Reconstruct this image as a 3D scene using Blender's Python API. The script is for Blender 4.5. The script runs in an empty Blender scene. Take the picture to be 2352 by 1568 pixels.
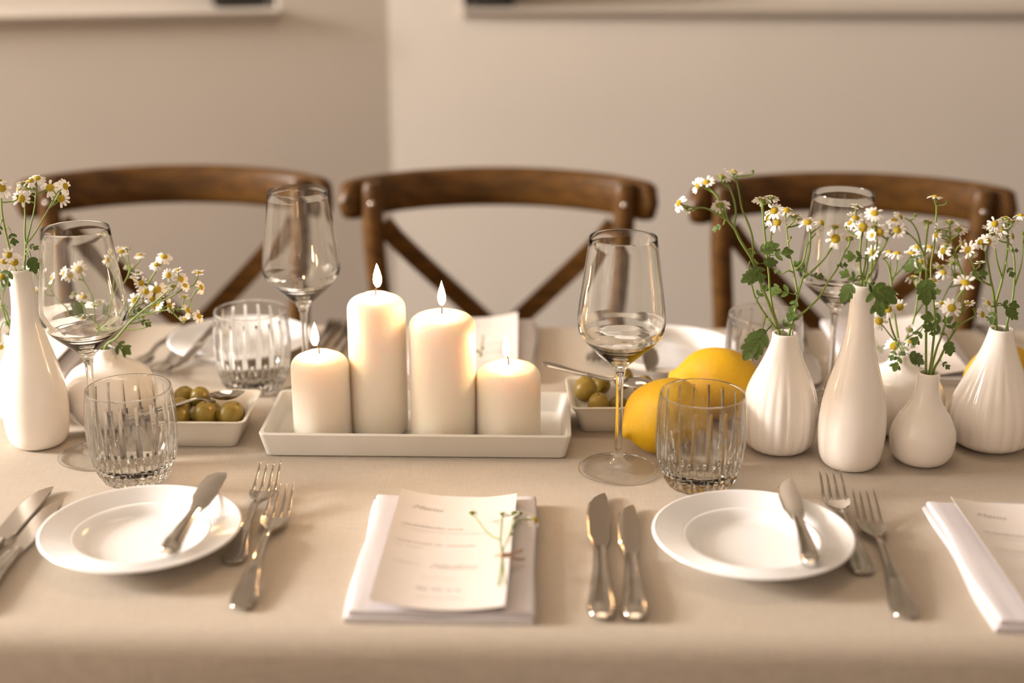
import bpy, math, random
from mathutils import Vector, Matrix, Quaternion

# ------------------------------------------------------------------ camera, world, lights, exposure
SC = bpy.context.scene
COL = SC.collection
T = 0.75                      # height of the table top
CAM_H, PITCH, YAW, FOC = 1.31, math.radians(18.5), math.radians(1.4), 50 / 36 * 2352
FW = Vector((-math.sin(YAW) * math.cos(PITCH), math.cos(YAW) * math.cos(PITCH), -math.sin(PITCH)))
RT = Vector((math.cos(YAW), math.sin(YAW), 0))
UP = RT.cross(FW)
CAM = Vector((0, 0, CAM_H))

cd = bpy.data.cameras.new('camera')
cam = bpy.data.objects.new('camera', cd)
COL.objects.link(cam)
cd.lens, cd.sensor_width = 50, 36
cd.clip_start = 0.02
cd.dof.use_dof = True
cd.dof.focus_distance = 1.385
cd.dof.aperture_fstop = 2.0
cam.location = CAM
cam.rotation_euler = (math.pi / 2 - PITCH, 0, YAW)
SC.camera = cam

SC.view_settings.view_transform = 'Standard'
SC.view_settings.look = 'None'
SC.view_settings.gamma = 1
SC.view_settings.use_curve_mapping = False
SC.view_settings.exposure = -0.10
SC.cycles.max_bounces = 32
SC.cycles.transmission_bounces = 32
SC.cycles.sample_clamp_indirect = 8.0

W = bpy.data.worlds.new('world')
SC.world = W
W.use_nodes = True
W.node_tree.nodes['Background'].inputs[0].default_value = (1.0, 0.76, 0.56, 1)
W.node_tree.nodes['Background'].inputs[1].default_value = 0.05


def area_light(name, loc, target, size, power, col):
    l = bpy.data.lights.new(name, 'AREA')
    l.shape = 'RECTANGLE'
    l.size, l.size_y = size
    l.energy, l.color = power, col
    o = bpy.data.objects.new(name, l)
    COL.objects.link(o)
    o.location = loc
    o.rotation_euler = (Vector(target) - Vector(loc)).to_track_quat('-Z', 'Y').to_euler()
    return o


# daylight from the window side of the room (all shadows on the table fall away from it) and the room's ceiling lamp
area_light('window_left_offscreen', (-4.55, 1.15, 2.1), (0, 1.15, 2.1), (0.8, 1.0), 500, (1.0, 0.935, 0.895))
area_light('ceiling_lamp_offscreen', (0.1, 1.6, 2.68), (0.1, 1.6, 0), (0.9, 0.5), 7.5, (1.0, 0.76, 0.55))

R = random.Random(7)


def at(px, py, z=0.0):
    """point of the horizontal plane z above the table top"""
    d = FW + RT * ((px - 1176) / FOC) - UP * ((py - 784) / FOC)
    return CAM + d * ((T + z - CAM_H) / d.z)


def aty(px, py, y):
    """point of the upright plane at depth y"""
    d = FW + RT * ((px - 1176) / FOC) - UP * ((py - 784) / FOC)
    return CAM + d * (y / d.y)


# ------------------------------------------------------------------ materials
def mat(name, col, rough=0.5, metal=0.0, spec=0.5, noise=None, bump=None, sss=None, coat=0.0, trans=0.0, ior=1.45, emit=None):
    m = bpy.data.materials.new(name)
    m.use_nodes = True
    nt = m.node_tree
    b = nt.nodes['Principled BSDF']
    b.inputs['Base Color'].default_value = (*col, 1)
    b.inputs['Roughness'].default_value = rough
    b.inputs['Metallic'].default_value = metal
    b.inputs['Specular IOR Level'].default_value = spec
    b.inputs['IOR'].default_value = ior
    b.inputs['Coat Weight'].default_value = coat
    b.inputs['Coat Roughness'].default_value = 0.08
    b.inputs['Transmission Weight'].default_value = trans
    if sss:
        b.inputs['Subsurface Weight'].default_value = sss[0]
        b.inputs['Subsurface Radius'].default_value = sss[1]
        b.inputs['Subsurface Scale'].default_value = sss[2]
    if emit:
        b.inputs['Emission Color'].default_value = (*emit[0], 1)
        b.inputs['Emission Strength'].default_value = emit[1]
    tc = nt.nodes.new('ShaderNodeTexCoord')
    if noise:                                   # (scale, second colour, stretch)
        mp = nt.nodes.new('ShaderNodeMapping')
        mp.inputs['Scale'].default_value = noise[2] if len(noise) > 2 else (1, 1, 1)
        nt.links.new(tc.outputs['Object'], mp.inputs[0])
        n = nt.nodes.new('ShaderNodeTexNoise')
        n.inputs['Scale'].default_value = noise[0]
        n.inputs['Detail'].default_value = 4
        nt.links.new(mp.outputs[0], n.inputs['Vector'])
        r = nt.nodes.new('ShaderNodeValToRGB')
        r.color_ramp.elements[0].position = 0.33
        r.color_ramp.elements[1].position = 0.67
        r.color_ramp.elements[0].color = (*col, 1)
        r.color_ramp.elements[1].color = (*noise[1], 1)
        nt.links.new(n.outputs['Fac'], r.inputs[0])
        nt.links.new(r.outputs[0], b.inputs['Base Color'])
    if bump:                                    # (scale, strength, distance)
        n = nt.nodes.new('ShaderNodeTexNoise')
        n.inputs['Scale'].default_value = bump[0]
        n.inputs['Detail'].default_value = 3
        nt.links.new(tc.outputs['Object'], n.inputs['Vector'])
        bp = nt.nodes.new('ShaderNodeBump')
        bp.inputs['Strength'].default_value = bump[1]
        bp.inputs['Distance'].default_value = bump[2]
        nt.links.new(n.outputs['Fac'], bp.inputs['Height'])
        nt.links.new(bp.outputs[0], b.inputs['Normal'])
    return m


def linen(name, c0, c1):
    m = mat(name, c0, 0.9, spec=0.15)
    nt = m.node_tree
    b = nt.nodes['Principled BSDF']
    tc = nt.nodes.new('ShaderNodeTexCoord')
    hs = []
    for sc in ((1, 30, 1), (30, 1, 1)):
        mp = nt.nodes.new('ShaderNodeMapping')
        mp.inputs['Scale'].default_value = sc
        n = nt.nodes.new('ShaderNodeTexNoise')
        n.inputs['Scale'].default_value = 55
        n.inputs['Detail'].default_value = 2
        nt.links.new(tc.outputs['Object'], mp.inputs[0])
        nt.links.new(mp.outputs[0], n.inputs['Vector'])
        hs.append(n)
    a = nt.nodes.new('ShaderNodeMath')
    nt.links.new(hs[0].outputs['Fac'], a.inputs[0])
    nt.links.new(hs[1].outputs['Fac'], a.inputs[1])
    r = nt.nodes.new('ShaderNodeValToRGB')
    r.color_ramp.elements[0].position = 0.3
    r.color_ramp.elements[1].position = 0.75
    r.color_ramp.elements[0].color = (*c0, 1)
    r.color_ramp.elements[1].color = (*c1, 1)
    h = nt.nodes.new('ShaderNodeMath')
    h.operation = 'MULTIPLY'
    h.inputs[1].default_value = 0.5
    nt.links.new(a.outputs[0], h.inputs[0])
    nt.links.new(h.outputs[0], r.inputs[0])
    nt.links.new(r.outputs[0], b.inputs['Base Color'])
    bp = nt.nodes.new('ShaderNodeBump')
    bp.inputs['Strength'].default_value = 0.25
    bp.inputs['Distance'].default_value = 0.0004
    nt.links.new(h.outputs[0], bp.inputs['Height'])
    nt.links.new(bp.outputs[0], b.inputs['Normal'])
    return m


M = {}
M['wall'] = mat('painted_wall', (0.54, 0.488, 0.425), 0.9, spec=0.1, noise=(3, (0.525, 0.474, 0.412)), bump=(60, 0.1, 0.002))
M['floor'] = mat('wood_floor', (0.06, 0.036, 0.02), 0.5, noise=(4, (0.085, 0.05, 0.03), (1, 12, 1)))
M['black'] = mat('black_lacquer', (0.01, 0.008, 0.007), 0.4, noise=(8, (0.015, 0.012, 0.01)))
M['wood'] = mat('dark_chair_wood', (0.058, 0.025, 0.005), 0.42, spec=0.25, coat=0.05, noise=(14, (0.12, 0.054, 0.011), (1, 6, 6)))
M['cane'] = mat('woven_seat', (0.25, 0.16, 0.08), 0.7, noise=(90, (0.35, 0.24, 0.13)))
M['cloth'] = linen('beige_linen', (0.435, 0.375, 0.302), (0.565, 0.492, 0.402))
M['napkin'] = linen('white_napkin', (0.575, 0.54, 0.545), (0.64, 0.605, 0.61))
M['card'] = mat('menu_paper', (0.75, 0.685, 0.635), 0.75, spec=0.2, noise=(30, (0.735, 0.67, 0.62)))
M['ink'] = mat('grey_ink', (0.46, 0.41, 0.37), 0.8, noise=(40, (0.50, 0.45, 0.40)))
M['ink_light'] = mat('pale_grey_ink', (0.60, 0.54, 0.49), 0.8, noise=(40, (0.64, 0.58, 0.52)))
M['silver'] = mat('polished_steel', (0.50, 0.465, 0.42), 0.12, metal=1.0, noise=(60, (0.44, 0.41, 0.37)))
M['blade'] = mat('brushed_steel_blade', (0.62, 0.59, 0.55), 0.16, metal=1.0, noise=(200, (0.58, 0.55, 0.51), (1, 20, 1)))
M['plate'] = mat('white_porcelain', (0.85, 0.845, 0.84), 0.16, spec=0.5, noise=(10, (0.835, 0.83, 0.825)))
M['ceramic'] = mat('glossy_white_ceramic', (0.92, 0.855, 0.785), 0.12, spec=0.5, coat=0.4, noise=(14, (0.905, 0.84, 0.77)), bump=(35, 0.05, 0.001))
M['dish'] = mat('white_dish', (0.80, 0.76, 0.68), 0.2, noise=(14, (0.77, 0.73, 0.65)))
M['tray'] = mat('matt_white_tray', (0.72, 0.69, 0.63), 0.45, noise=(18, (0.69, 0.66, 0.60)))
M['wax'] = mat('ivory_wax', (0.93, 0.875, 0.78), 0.42, spec=0.4, sss=(0.6, (1.0, 0.55, 0.28), 0.03), noise=(6, (0.88, 0.81, 0.68)))
M['wick'] = mat('burnt_wick', (0.03, 0.02, 0.015), 0.9, noise=(200, (0.05, 0.03, 0.02)))
M['lemon'] = mat('lemon_peel', (0.68, 0.38, 0.004), 0.38, spec=0.45, noise=(9, (0.70, 0.43, 0.008)), bump=(260, 0.35, 0.0012), sss=(0.1, (1, 0.6, 0.1), 0.01))
M['lemon_tip'] = mat('lemon_stem_end', (0.35, 0.22, 0.07), 0.7, noise=(200, (0.5, 0.33, 0.08)))
M['olive'] = mat('green_olive', (0.20, 0.145, 0.022), 0.28, spec=0.5, noise=(60, (0.31, 0.215, 0.035)), bump=(300, 0.1, 0.0005))
M['pit'] = mat('olive_stem_end', (0.06, 0.04, 0.015), 0.6, noise=(200, (0.1, 0.07, 0.02)))
M['stem'] = mat('green_stem', (0.16, 0.23, 0.035), 0.5, noise=(40, (0.22, 0.29, 0.06)))
M['leaf'] = mat('green_leaf', (0.07, 0.125, 0.015), 0.45, noise=(60, (0.115, 0.18, 0.028)), bump=(220, 0.3, 0.001))
M['petal'] = mat('white_petal', (0.90, 0.85, 0.78), 0.6, noise=(100, (0.86, 0.81, 0.73)), sss=(0.2, (1, 0.9, 0.7), 0.002))
M['pollen'] = mat('yellow_flower_centre', (0.74, 0.49, 0.02), 0.8, noise=(500, (0.88, 0.65, 0.04)), bump=(900, 0.8, 0.002))
M['greenc'] = mat('green_flower_centre', (0.22, 0.28, 0.03), 0.8, noise=(500, (0.34, 0.38, 0.05)), bump=(900, 0.8, 0.002))
M['twine'] = mat('brown_twine', (0.38, 0.23, 0.15), 0.9, noise=(300, (0.5, 0.32, 0.21)))
M['flame'] = mat('flame', (0, 0, 0), 1, emit=((1.0, 0.60, 0.27), 190))
M['brass'] = mat('steel_bolt', (0.6, 0.55, 0.48), 0.18, metal=1, noise=(60, (0.55, 0.5, 0.44)))


def glass(name, rough=0.0, ior=1.5, clear=0.0):
    m = bpy.data.materials.new(name)
    m.use_nodes = True
    nt = m.node_tree
    nt.nodes.remove(nt.nodes['Principled BSDF'])
    g = nt.nodes.new('ShaderNodeBsdfGlass')
    g.inputs['Color'].default_value = (0.985, 0.985, 0.975, 1)
    g.inputs['Roughness'].default_value = rough
    g.inputs['IOR'].default_value = ior
    out = g
    if clear:
        t = nt.nodes.new('ShaderNodeBsdfTransparent')
        out = nt.nodes.new('ShaderNodeMixShader')
        out.inputs[0].default_value = clear
        nt.links.new(g.outputs[0], out.inputs[1])
        nt.links.new(t.outputs[0], out.inputs[2])
    nt.links.new(out.outputs[0], nt.nodes['Material Output'].inputs[0])
    return m


def thin_glass(name, power=5.0, tint=(0.985, 0.985, 0.98)):
    m = bpy.data.materials.new(name)
    m.use_nodes = True
    nt = m.node_tree
    nt.nodes.remove(nt.nodes['Principled BSDF'])
    lw = nt.nodes.new('ShaderNodeLayerWeight')
    lw.inputs['Blend'].default_value = 0.5
    p = nt.nodes.new('ShaderNodeMath')
    p.operation = 'POWER'
    p.inputs[1].default_value = power
    ma = nt.nodes.new('ShaderNodeMath')
    ma.operation = 'MULTIPLY_ADD'
    ma.inputs[1].default_value = 0.93
    ma.inputs[2].default_value = 0.035
    t = nt.nodes.new('ShaderNodeBsdfTransparent')
    t.inputs[0].default_value = (*tint, 1)
    g = nt.nodes.new('ShaderNodeBsdfGlossy')
    g.inputs['Roughness'].default_value = 0.02
    mx = nt.nodes.new('ShaderNodeMixShader')
    nt.links.new(lw.outputs['Facing'], p.inputs[0])
    nt.links.new(p.outputs[0], ma.inputs[0])
    nt.links.new(ma.outputs[0], mx.inputs[0])
    nt.links.new(t.outputs[0], mx.inputs[1])
    nt.links.new(g.outputs[0], mx.inputs[2])
    nt.links.new(mx.outputs[0], nt.nodes['Material Output'].inputs[0])
    return m


M['glass'] = glass('clear_glass')
M['thin'] = thin_glass('thin_clear_glass')
M['thin_wall'] = thin_glass('crystal_wall', 3.2, (0.97, 0.97, 0.965))
M['crystal'] = glass('cut_crystal', ior=1.47)


# ------------------------------------------------------------------ mesh helpers
class MB:
    def __init__(s):
        s.v, s.f = [], []

    def add(s, vs, fs):
        n = len(s.v)
        s.v += [tuple(v) for v in vs]
        s.f += [tuple(i + n for i in f) for f in fs]
        return s

    def box(s, x0, x1, y0, y1, z0, z1):
        vs = [(x, y, z) for z in (z0, z1) for y in (y0, y1) for x in (x0, x1)]
        return s.add(vs, [(0, 2, 3, 1), (4, 5, 7, 6), (0, 1, 5, 4), (2, 6, 7, 3), (0, 4, 6, 2), (1, 3, 7, 5)])

    def rings(s, rings, closed=False):
        """rings of equal length, capped at both ends unless closed"""
        n, k = len(rings[0]), len(rings)
        vs = [p for r in rings for p in r]
        fs = []
        for i in range(k if closed else k - 1):
            a, b = i * n, ((i + 1) % k) * n
            for j in range(n):
                j2 = (j + 1) % n
                fs.append((a + j, a + j2, b + j2, b + j))
        if not closed:
            fs.append(tuple(range(n - 1, -1, -1)))
            fs.append(tuple((k - 1) * n + j for j in range(n)))
        return s.add(vs, fs)

    def lathe(s, prof, seg=48, rm=None):
        """closed profile of (r, z); r = 0 becomes a pole; rm(theta, r, z) alters the radius"""
        idx, vs = [], []
        for r, z in prof:
            if r < 1e-7:
                idx.append([len(vs)])
                vs.append((0, 0, z))
            else:
                row = []
                for j in range(seg):
                    t = 2 * math.pi * j / seg
                    rr = rm(t, r, z) if rm else r
                    row.append(len(vs))
                    vs.append((rr * math.cos(t), rr * math.sin(t), z))
                idx.append(row)
        fs = []
        for a, b in zip(idx, idx[1:]):
            for j in range(seg):
                j2 = (j + 1) % seg
                if len(a) == 1 and len(b) == 1:
                    continue
                if len(a) == 1:
                    fs.append((a[0], b[j2], b[j]))
                elif len(b) == 1:
                    fs.append((a[j], a[j2], b[0]))
                else:
                    fs.append((a[j], a[j2], b[j2], b[j]))
        return s.add(vs, fs)

    def tube(s, pts, rad, seg=7):
        pts = [Vector(p) for p in pts]
        n = len(pts)
        rad = rad if isinstance(rad, (list, tuple)) else [rad] * n
        t0 = (pts[1] - pts[0]).normalized()
        u = t0.orthogonal().normalized()
        rr, prev = [], t0
        for i, p in enumerate(pts):
            t = (pts[min(i + 1, n - 1)] - pts[max(i - 1, 0)]).normalized()
            u = prev.rotation_difference(t) @ u
            u = (u - t * u.dot(t)).normalized()
            w = t.cross(u)
            prev = t
            rr.append([p + (u * math.cos(2 * math.pi * j / seg) + w * math.sin(2 * math.pi * j / seg)) * rad[i] for j in range(seg)])
        return s.rings(rr)

    def mesh(s, name, m, sharp=40):
        me = bpy.data.meshes.new(name)
        me.from_pydata(s.v, [], s.f)
        me.validate()
        me.polygons.foreach_set('use_smooth', [True] * len(me.polygons))
        if sharp is not None:
            me.set_sharp_from_angle(angle=math.radians(sharp))
        me.materials.append(m)
        me.update()
        return me


def link(name, me, parent=None, loc=None, rot=None, scale=None):
    o = bpy.data.objects.new(name, me)
    COL.objects.link(o)
    if parent is not None:
        o.parent = parent
    if loc is not None:
        o.location = loc
    if rot is not None:
        if isinstance(rot, Quaternion):
            o.rotation_mode = 'QUATERNION'
            o.rotation_quaternion = rot
        else:
            o.rotation_euler = rot
    if scale is not None:
        o.scale = (scale,) * 3 if isinstance(scale, (int, float)) else scale
    return o


def tag(o, label, cat, group=None):
    o['label'], o['category'] = label, cat
    if group:
        o['group'] = group
    return o


def struct(name, me):
    o = link(name, me)
    o['kind'] = 'structure'
    return o


def bevelled(o, w, seg=2):
    b = o.modifiers.new('bevel', 'BEVEL')
    b.width, b.segments, b.limit_method, b.angle_limit = w, seg, 'ANGLE', math.radians(35)
    return o


def smooth_line(pts, sub=5):
    pts = [Vector(p) for p in pts]
    if len(pts) < 3:
        return [pts[0].lerp(pts[-1], i / sub) for i in range(sub + 1)]
    out = []
    for i in range(len(pts) - 1):
        a, b = pts[max(i - 1, 0)], pts[i]
        c, d = pts[i + 1], pts[min(i + 2, len(pts) - 1)]
        for k in range(sub):
            t = k / sub
            out.append(0.5 * ((2 * b) + (c - a) * t + (2 * a - 5 * b + 4 * c - d) * t * t + (3 * b - a - 3 * c + d) * t ** 3))
    out.append(pts[-1])
    return out


def interp(tab, s):
    for (a, va), (b, vb) in zip(tab, tab[1:]):
        if s <= b:
            t = 0 if b == a else max(0, (s - a) / (b - a))
            t = t * t * (3 - 2 * t) * 0.6 + t * 0.4
            return va + (vb - va) * t
    return tab[-1][1]


# ------------------------------------------------------------------ the setting: floor, walls with niches and sills
struct('floor', MB().box(-4.6, 3.2, -0.9, 3.4, -0.05, 0.0).mesh('floor', M['floor']))
struct('wall_front', MB().box(-4.6, 3.2, -1.0, -0.9, 0, 2.7).mesh('wall_front', M['wall']))
struct('wall_side', MB().box(-4.7, -4.6, -0.9, 3.4, 0, 2.7).mesh('wall_side', M['wall']))
struct('wall_right', MB().box(3.1, 3.2, -0.9, 2.75, 0, 2.7).mesh('wall_right', M['wall']))
struct('ceiling', MB().box(-4.7, 3.2, -1.0, 3.4, 2.7, 2.8).mesh('ceiling', M['wall']))
YW, CX = 2.75, -0.303                       # back wall plane and the corner between the two walls
SILL = 1.035
N0 = -0.159                                 # start of the niche in the pale wall


def wall_part(name, m, boxes, ang=0.0, parent=None):
    mb = MB()
    for b in boxes:
        mb.box(*b)
    o = link(name, mb.mesh(name, m), parent)
    if parent is None:
        o.location = (CX, YW, 0)
        o.rotation_euler = (0, 0, ang)
        o['kind'] = 'structure'
    return o


a0 = N0 - CX
wr = wall_part('wall_back', M['wall'], [(0, 3.4, 0, 0.22, 0, SILL), (0, a0, 0, 0.22, SILL, 2.7), (a0, 3.4, 0, 0.22, 1.95, 2.7)])
wall_part('niche_back', M['wall'], [(a0, 3.4, 0.16, 0.22, SILL, 1.95)], parent=wr)


def sill(x0, x1, parent):
    sec = [(-0.026, SILL + 0.02), (0.16, SILL + 0.02), (0.16, SILL), (0.0, SILL - 0.002), (-0.024, SILL + 0.014)]
    link('sill', MB().rings([[(x, y, z) for y, z in sec] for x in (x0, x1)]).mesh('sill', M['wall'], 20), parent)


sill(a0, 3.4, wr)
ANG = math.radians(14)
b0 = -0.205                                 # end of the niche in the left wall
wl = wall_part('wall_left', M['wall'], [(-4.6, 0, 0, 0.22, 0, SILL), (b0, 0, 0, 0.22, SILL, 2.7), (-4.6, b0, 0, 0.22, 1.95, 2.7)], ANG)
wall_part('niche_back', M['wall'], [(-4.6, b0, 0.16, 0.22, SILL, 1.95)], parent=wl)
sill(-4.6, b0, wl)


def ledge_box(label, px0, px1, py, y, h):
    p0, p1 = aty(px0, py, y), aty(px1, py, y)
    w = (p1.x - p0.x)
    root = link('storage_box', None, loc=((p0.x + p1.x) / 2, y + 0.05, SILL + 0.02))
    bevelled(link('box_body', MB().box(-w / 2, w / 2, -0.05, 0.05, 0, h).mesh('box_body', M['black']), root), 0.012, 3)
    bevelled(link('box_lid', MB().box(-w / 2 - 0.003, w / 2 + 0.003, -0.053, 0.053, h, h + 0.02).mesh('box_lid', M['black']), root), 0.005)
    return tag(root, label, 'box')


ledge_box('black box standing on the ledge of the shaded wall, ending beside its jamb', 474, 598, 8, 2.725, 0.14).rotation_euler = (0, 0, ANG)
ledge_box('black box standing on the ledge of the brighter wall', 1080, 1180, 3, 2.745, 0.14)


# ------------------------------------------------------------------ table and tablecloth
TX0, TX1, TY0, TY1 = -1.25, 1.35, 0.985, 1.72
tb = link('dining_table', None, loc=(0.05, 1.35, 0))
link('table_top', MB().box(TX0, TX1 - 0.1, TY0 - 1.35, TY1 - 1.35, T - 0.04, T - 0.004).mesh('table_top', M['wood']), tb)
for sx in (-1.15, 1.15):
    for sy in (-0.3, 0.3):
        link('leg', MB().box(sx - 0.03, sx + 0.03, sy - 0.03, sy + 0.03, 0, T - 0.04).mesh('leg', M['wood']), tb)
tag(tb, 'wooden dining table hidden under the beige tablecloth', 'table')


def make_cloth():
    mb = MB()
    ny = 64
    xs = [-1.32 + 2.84 * i / 150 for i in range(151)]
    prof = []
    r = 0.02
    y0, y1 = 0.957, 1.748
    for k in range(9):
        prof.append((y0 - 0.004 + 0.0035 * k / 8, T - 0.23 + 0.21 * k / 8))
    for k in range(1, 8):
        a = math.pi / 2 * k / 8
        prof.append((y0 + r - r * math.cos(a), T - r + r * math.sin(a)))
    for k in range(25):
        prof.append((y0 + r + (y1 - y0 - 2 * r) * k / 24, T))
    for k in range(1, 8):
        a = math.pi / 2 * k / 8
        prof.append((y1 - r + r * math.sin(a), T - r + r * math.cos(a)))
    for k in range(9):
        prof.append((y1 + 0.0035 * k / 8, T - 0.02 - 0.21 * k / 8))
    vs, fs = [], []
    for x in xs:
        for y, z in prof:
            d = max(0, (T - 0.02 - z) / 0.21)
            w = d * 0.012 * (math.sin(x * 9.1) + 0.6 * math.sin(x * 17.3 + 1.2))
            sgn = -1 if y < 1.3 else 1
            vs.append((x, y + sgn * (w - d * 0.008), z))
    n = len(prof)
    for i in range(len(xs) - 1):
        for j in range(n - 1):
            fs.append((i * n + j, (i + 1) * n + j, (i + 1) * n + j + 1, i * n + j + 1))
    mb.add(vs, fs)
    o = link('tablecloth', mb.mesh('tablecloth', M['cloth'], None))
    s = o.modifiers.new('thick', 'SOLIDIFY')
    s.thickness, s.offset = 0.002, -1
    return tag(o, 'beige linen tablecloth draped over the long dining table', 'tablecloth')


make_cloth()


# ------------------------------------------------------------------ cross-back chairs
def make_chair_meshes():
    D = {}
    # curved back rail; origin on the floor under the rail's middle, ends bend towards the table (-y)
    def rail(u):                            # u -1..1
        return Vector((0.222 * math.sin(u * 1.12) / math.sin(1.12), -0.098 * (1 - math.cos(u * 1.12)) / (1 - math.cos(1.12)), 0))
    rr = []
    N = 40
    for i in range(N + 1):
        u = -1 + 2 * i / N
        p = rail(u)
        q = rail(min(1, u + 0.01)) - rail(max(-1, u - 0.01))
        q.normalize()
        nrm = Vector((q.y, -q.x, 0))
        e = min(1.0, (1 - abs(u)) / 0.09)
        e = math.sqrt(max(0.0, 1 - (1 - e) ** 2)) * 0.98 + 0.02
        h, th = 0.0285 * e, 0.0135 * (0.4 + 0.6 * e)
        zc = 0.862 - 0.004 * u * u
        rr.append([p + nrm * th * math.copysign(abs(math.cos(a)) ** 0.6, math.cos(a)) + Vector((0, 0, zc + h * math.copysign(abs(math.sin(a)) ** 0.6, math.sin(a)))) for a in [2 * math.pi * k / 16 for k in range(16)]])
    D['rail'] = MB().rings(rr).mesh('back_rail', M['wood'], 60)
    def post(s):
        pts = [(0.178 * s, -0.085, 0.885), (0.178 * s, -0.088, 0.80), (0.168 * s, -0.088, 0.66), (0.165 * s, -0.08, 0.47), (0.172 * s, -0.035, 0.22), (0.182 * s, 0.03, 0.0)]
        l = smooth_line(pts, 6)
        return MB().tube(l, [0.012] + [0.0155] * (len(l) - 2) + [0.013], 12).mesh('back_post', M['wood'])
    D['post'] = {s: post(s) for s in (-1, 1)}
    def slat(s):
        rr = []
        for i in range(21):
            t = i / 20
            x = s * (-0.165 + 0.33 * t)
            z = 0.825 - 0.345 * (t ** 0.9)
            y = -0.083 + (0.055 if s > 0 else 0.045) * math.sin(math.pi * t)
            d = Vector((s * 0.33, 0, -0.345)).normalized()
            n = Vector((-d.z, 0, d.x))
            w, th = 0.0135, 0.0055
            rr.append([Vector((x, y, z)) + n * a * w + Vector((0, b * th, 0)) for a, b in ((-1, -1), (1, -1), (1, 1), (-1, 1))])
        return MB().rings(rr).mesh('cross_slat', M['wood'], 30)
    D['slat'] = {s: slat(s) for s in (-1, 1)}
    seat = []
    for r, z in ((0.0, 0.455), (0.92, 0.455), (1.0, 0.462), (1.0, 0.474), (0.93, 0.482), (0.75, 0.478), (0.0, 0.474)):
        seat.append((r, z))
    mb = MB().lathe(seat, 40)
    mb.v = [(math.copysign(abs(x) ** 0.8, x) * 0.215, -0.255 + math.copysign(abs(y) ** 0.8, y) * 0.205, z) for x, y, z in mb.v]
    D['seat'] = mb.mesh('seat', M['cane'])
    D['leg'] = {s: MB().tube([(s * 0.165, -0.40, 0.46), (s * 0.185, -0.43, 0.0)], [0.017, 0.012], 12).mesh('leg', M['wood']) for s in (-1, 1)}
    D['bar'] = MB().tube([(-0.175, -0.415, 0.2), (0.175, -0.415, 0.2)], 0.009, 10).mesh('stretcher', M['wood'])
    D['sbar'] = {s: MB().tube([(s * 0.172, -0.41, 0.24), (s * 0.172, -0.04, 0.24)], 0.009, 10).mesh('stretcher', M['wood']) for s in (-1, 1)}
    D['bolt'] = MB().lathe([(0.0, 0.0), (0.0045, 0.0), (0.0045, 0.001), (0.003, 0.0028), (0.0, 0.0034)], 14).mesh('bolt', M['brass'])
    return D


CH = make_chair_meshes()


def chair(x, y, rz, label):
    root = link('cross_back_chair', None, loc=(x, y, 0), rot=(0, 0, rz))
    link('back_rail', CH['rail'], root)
    for s in (-1, 1):
        link('back_post', CH['post'][s], root)
        link('cross_slat', CH['slat'][s], root)
        link('leg', CH['leg'][s], root)
        link('stretcher', CH['sbar'][s], root)
        link('bolt', CH['bolt'], root, loc=(0.178 * s, -0.1005, 0.857), rot=(math.pi / 2, 0, 0))
    link('seat', CH['seat'], root)
    link('stretcher', CH['bar'], root)
    return tag(root, label, 'chair', 'cross-back chairs along the far side of the table')


chair(-0.535, 2.065, 0.05, 'dark cross-back wooden chair in front of the shaded wall beside the corner')
chair(-0.068, 2.06, 0.0, 'dark cross-back wooden chair behind the four lit candles')
chair(0.428, 2.035, -0.03, 'dark cross-back wooden chair behind the tall flower sprigs and ribbed vase')
chair(0.905, 2.03, -0.02, 'dark cross-back wooden chair at the end of the row, past the large ribbed vase')


# ------------------------------------------------------------------ tray and candles
def make_tray():
    # rectangular with slightly leaning walls; outer bottom x -0.278..0.021, y 1.302..1.42
    x0, x1, y0, y1, h, t, fl = -0.15, 0.15, -0.058, 0.058, 0.026, 0.0045, 0.006
    def rect(o, z, n=4, cr=0.006):
        out = []
        for cx, cy, a0 in ((x1 + o, y1 + o, 0), (x0 - o, y1 + o, 90), (x0 - o, y0 - o, 180), (x1 + o, y0 - o, 270)):
            for k in range(n):
                a = math.radians(a0 + 90 * k / (n - 1))
                sx, sy = (1 if cx > 0 else -1), (1 if cy > 0 else -1)
                out.append((cx - sx * cr + cr * math.cos(a), cy - sy * cr + cr * math.sin(a), z))
        return out
    rings = [rect(-0.002, 0), rect(0.0, 0.0015), rect(fl - 0.0006, h - 0.001), rect(fl - 0.0015, h), rect(fl - t, h), rect(fl - t - 0.001, h - 0.001), rect(-t, 0.007), rect(-t - 0.003, 0.005)]
    o = link('candle_tray', MB().rings(rings).mesh('candle_tray', M['tray'], 35), loc=(-0.1285, 1.364, T))
    return tag(o, 'matt white rectangular tray holding the four candles', 'tray')


make_tray()


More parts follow.
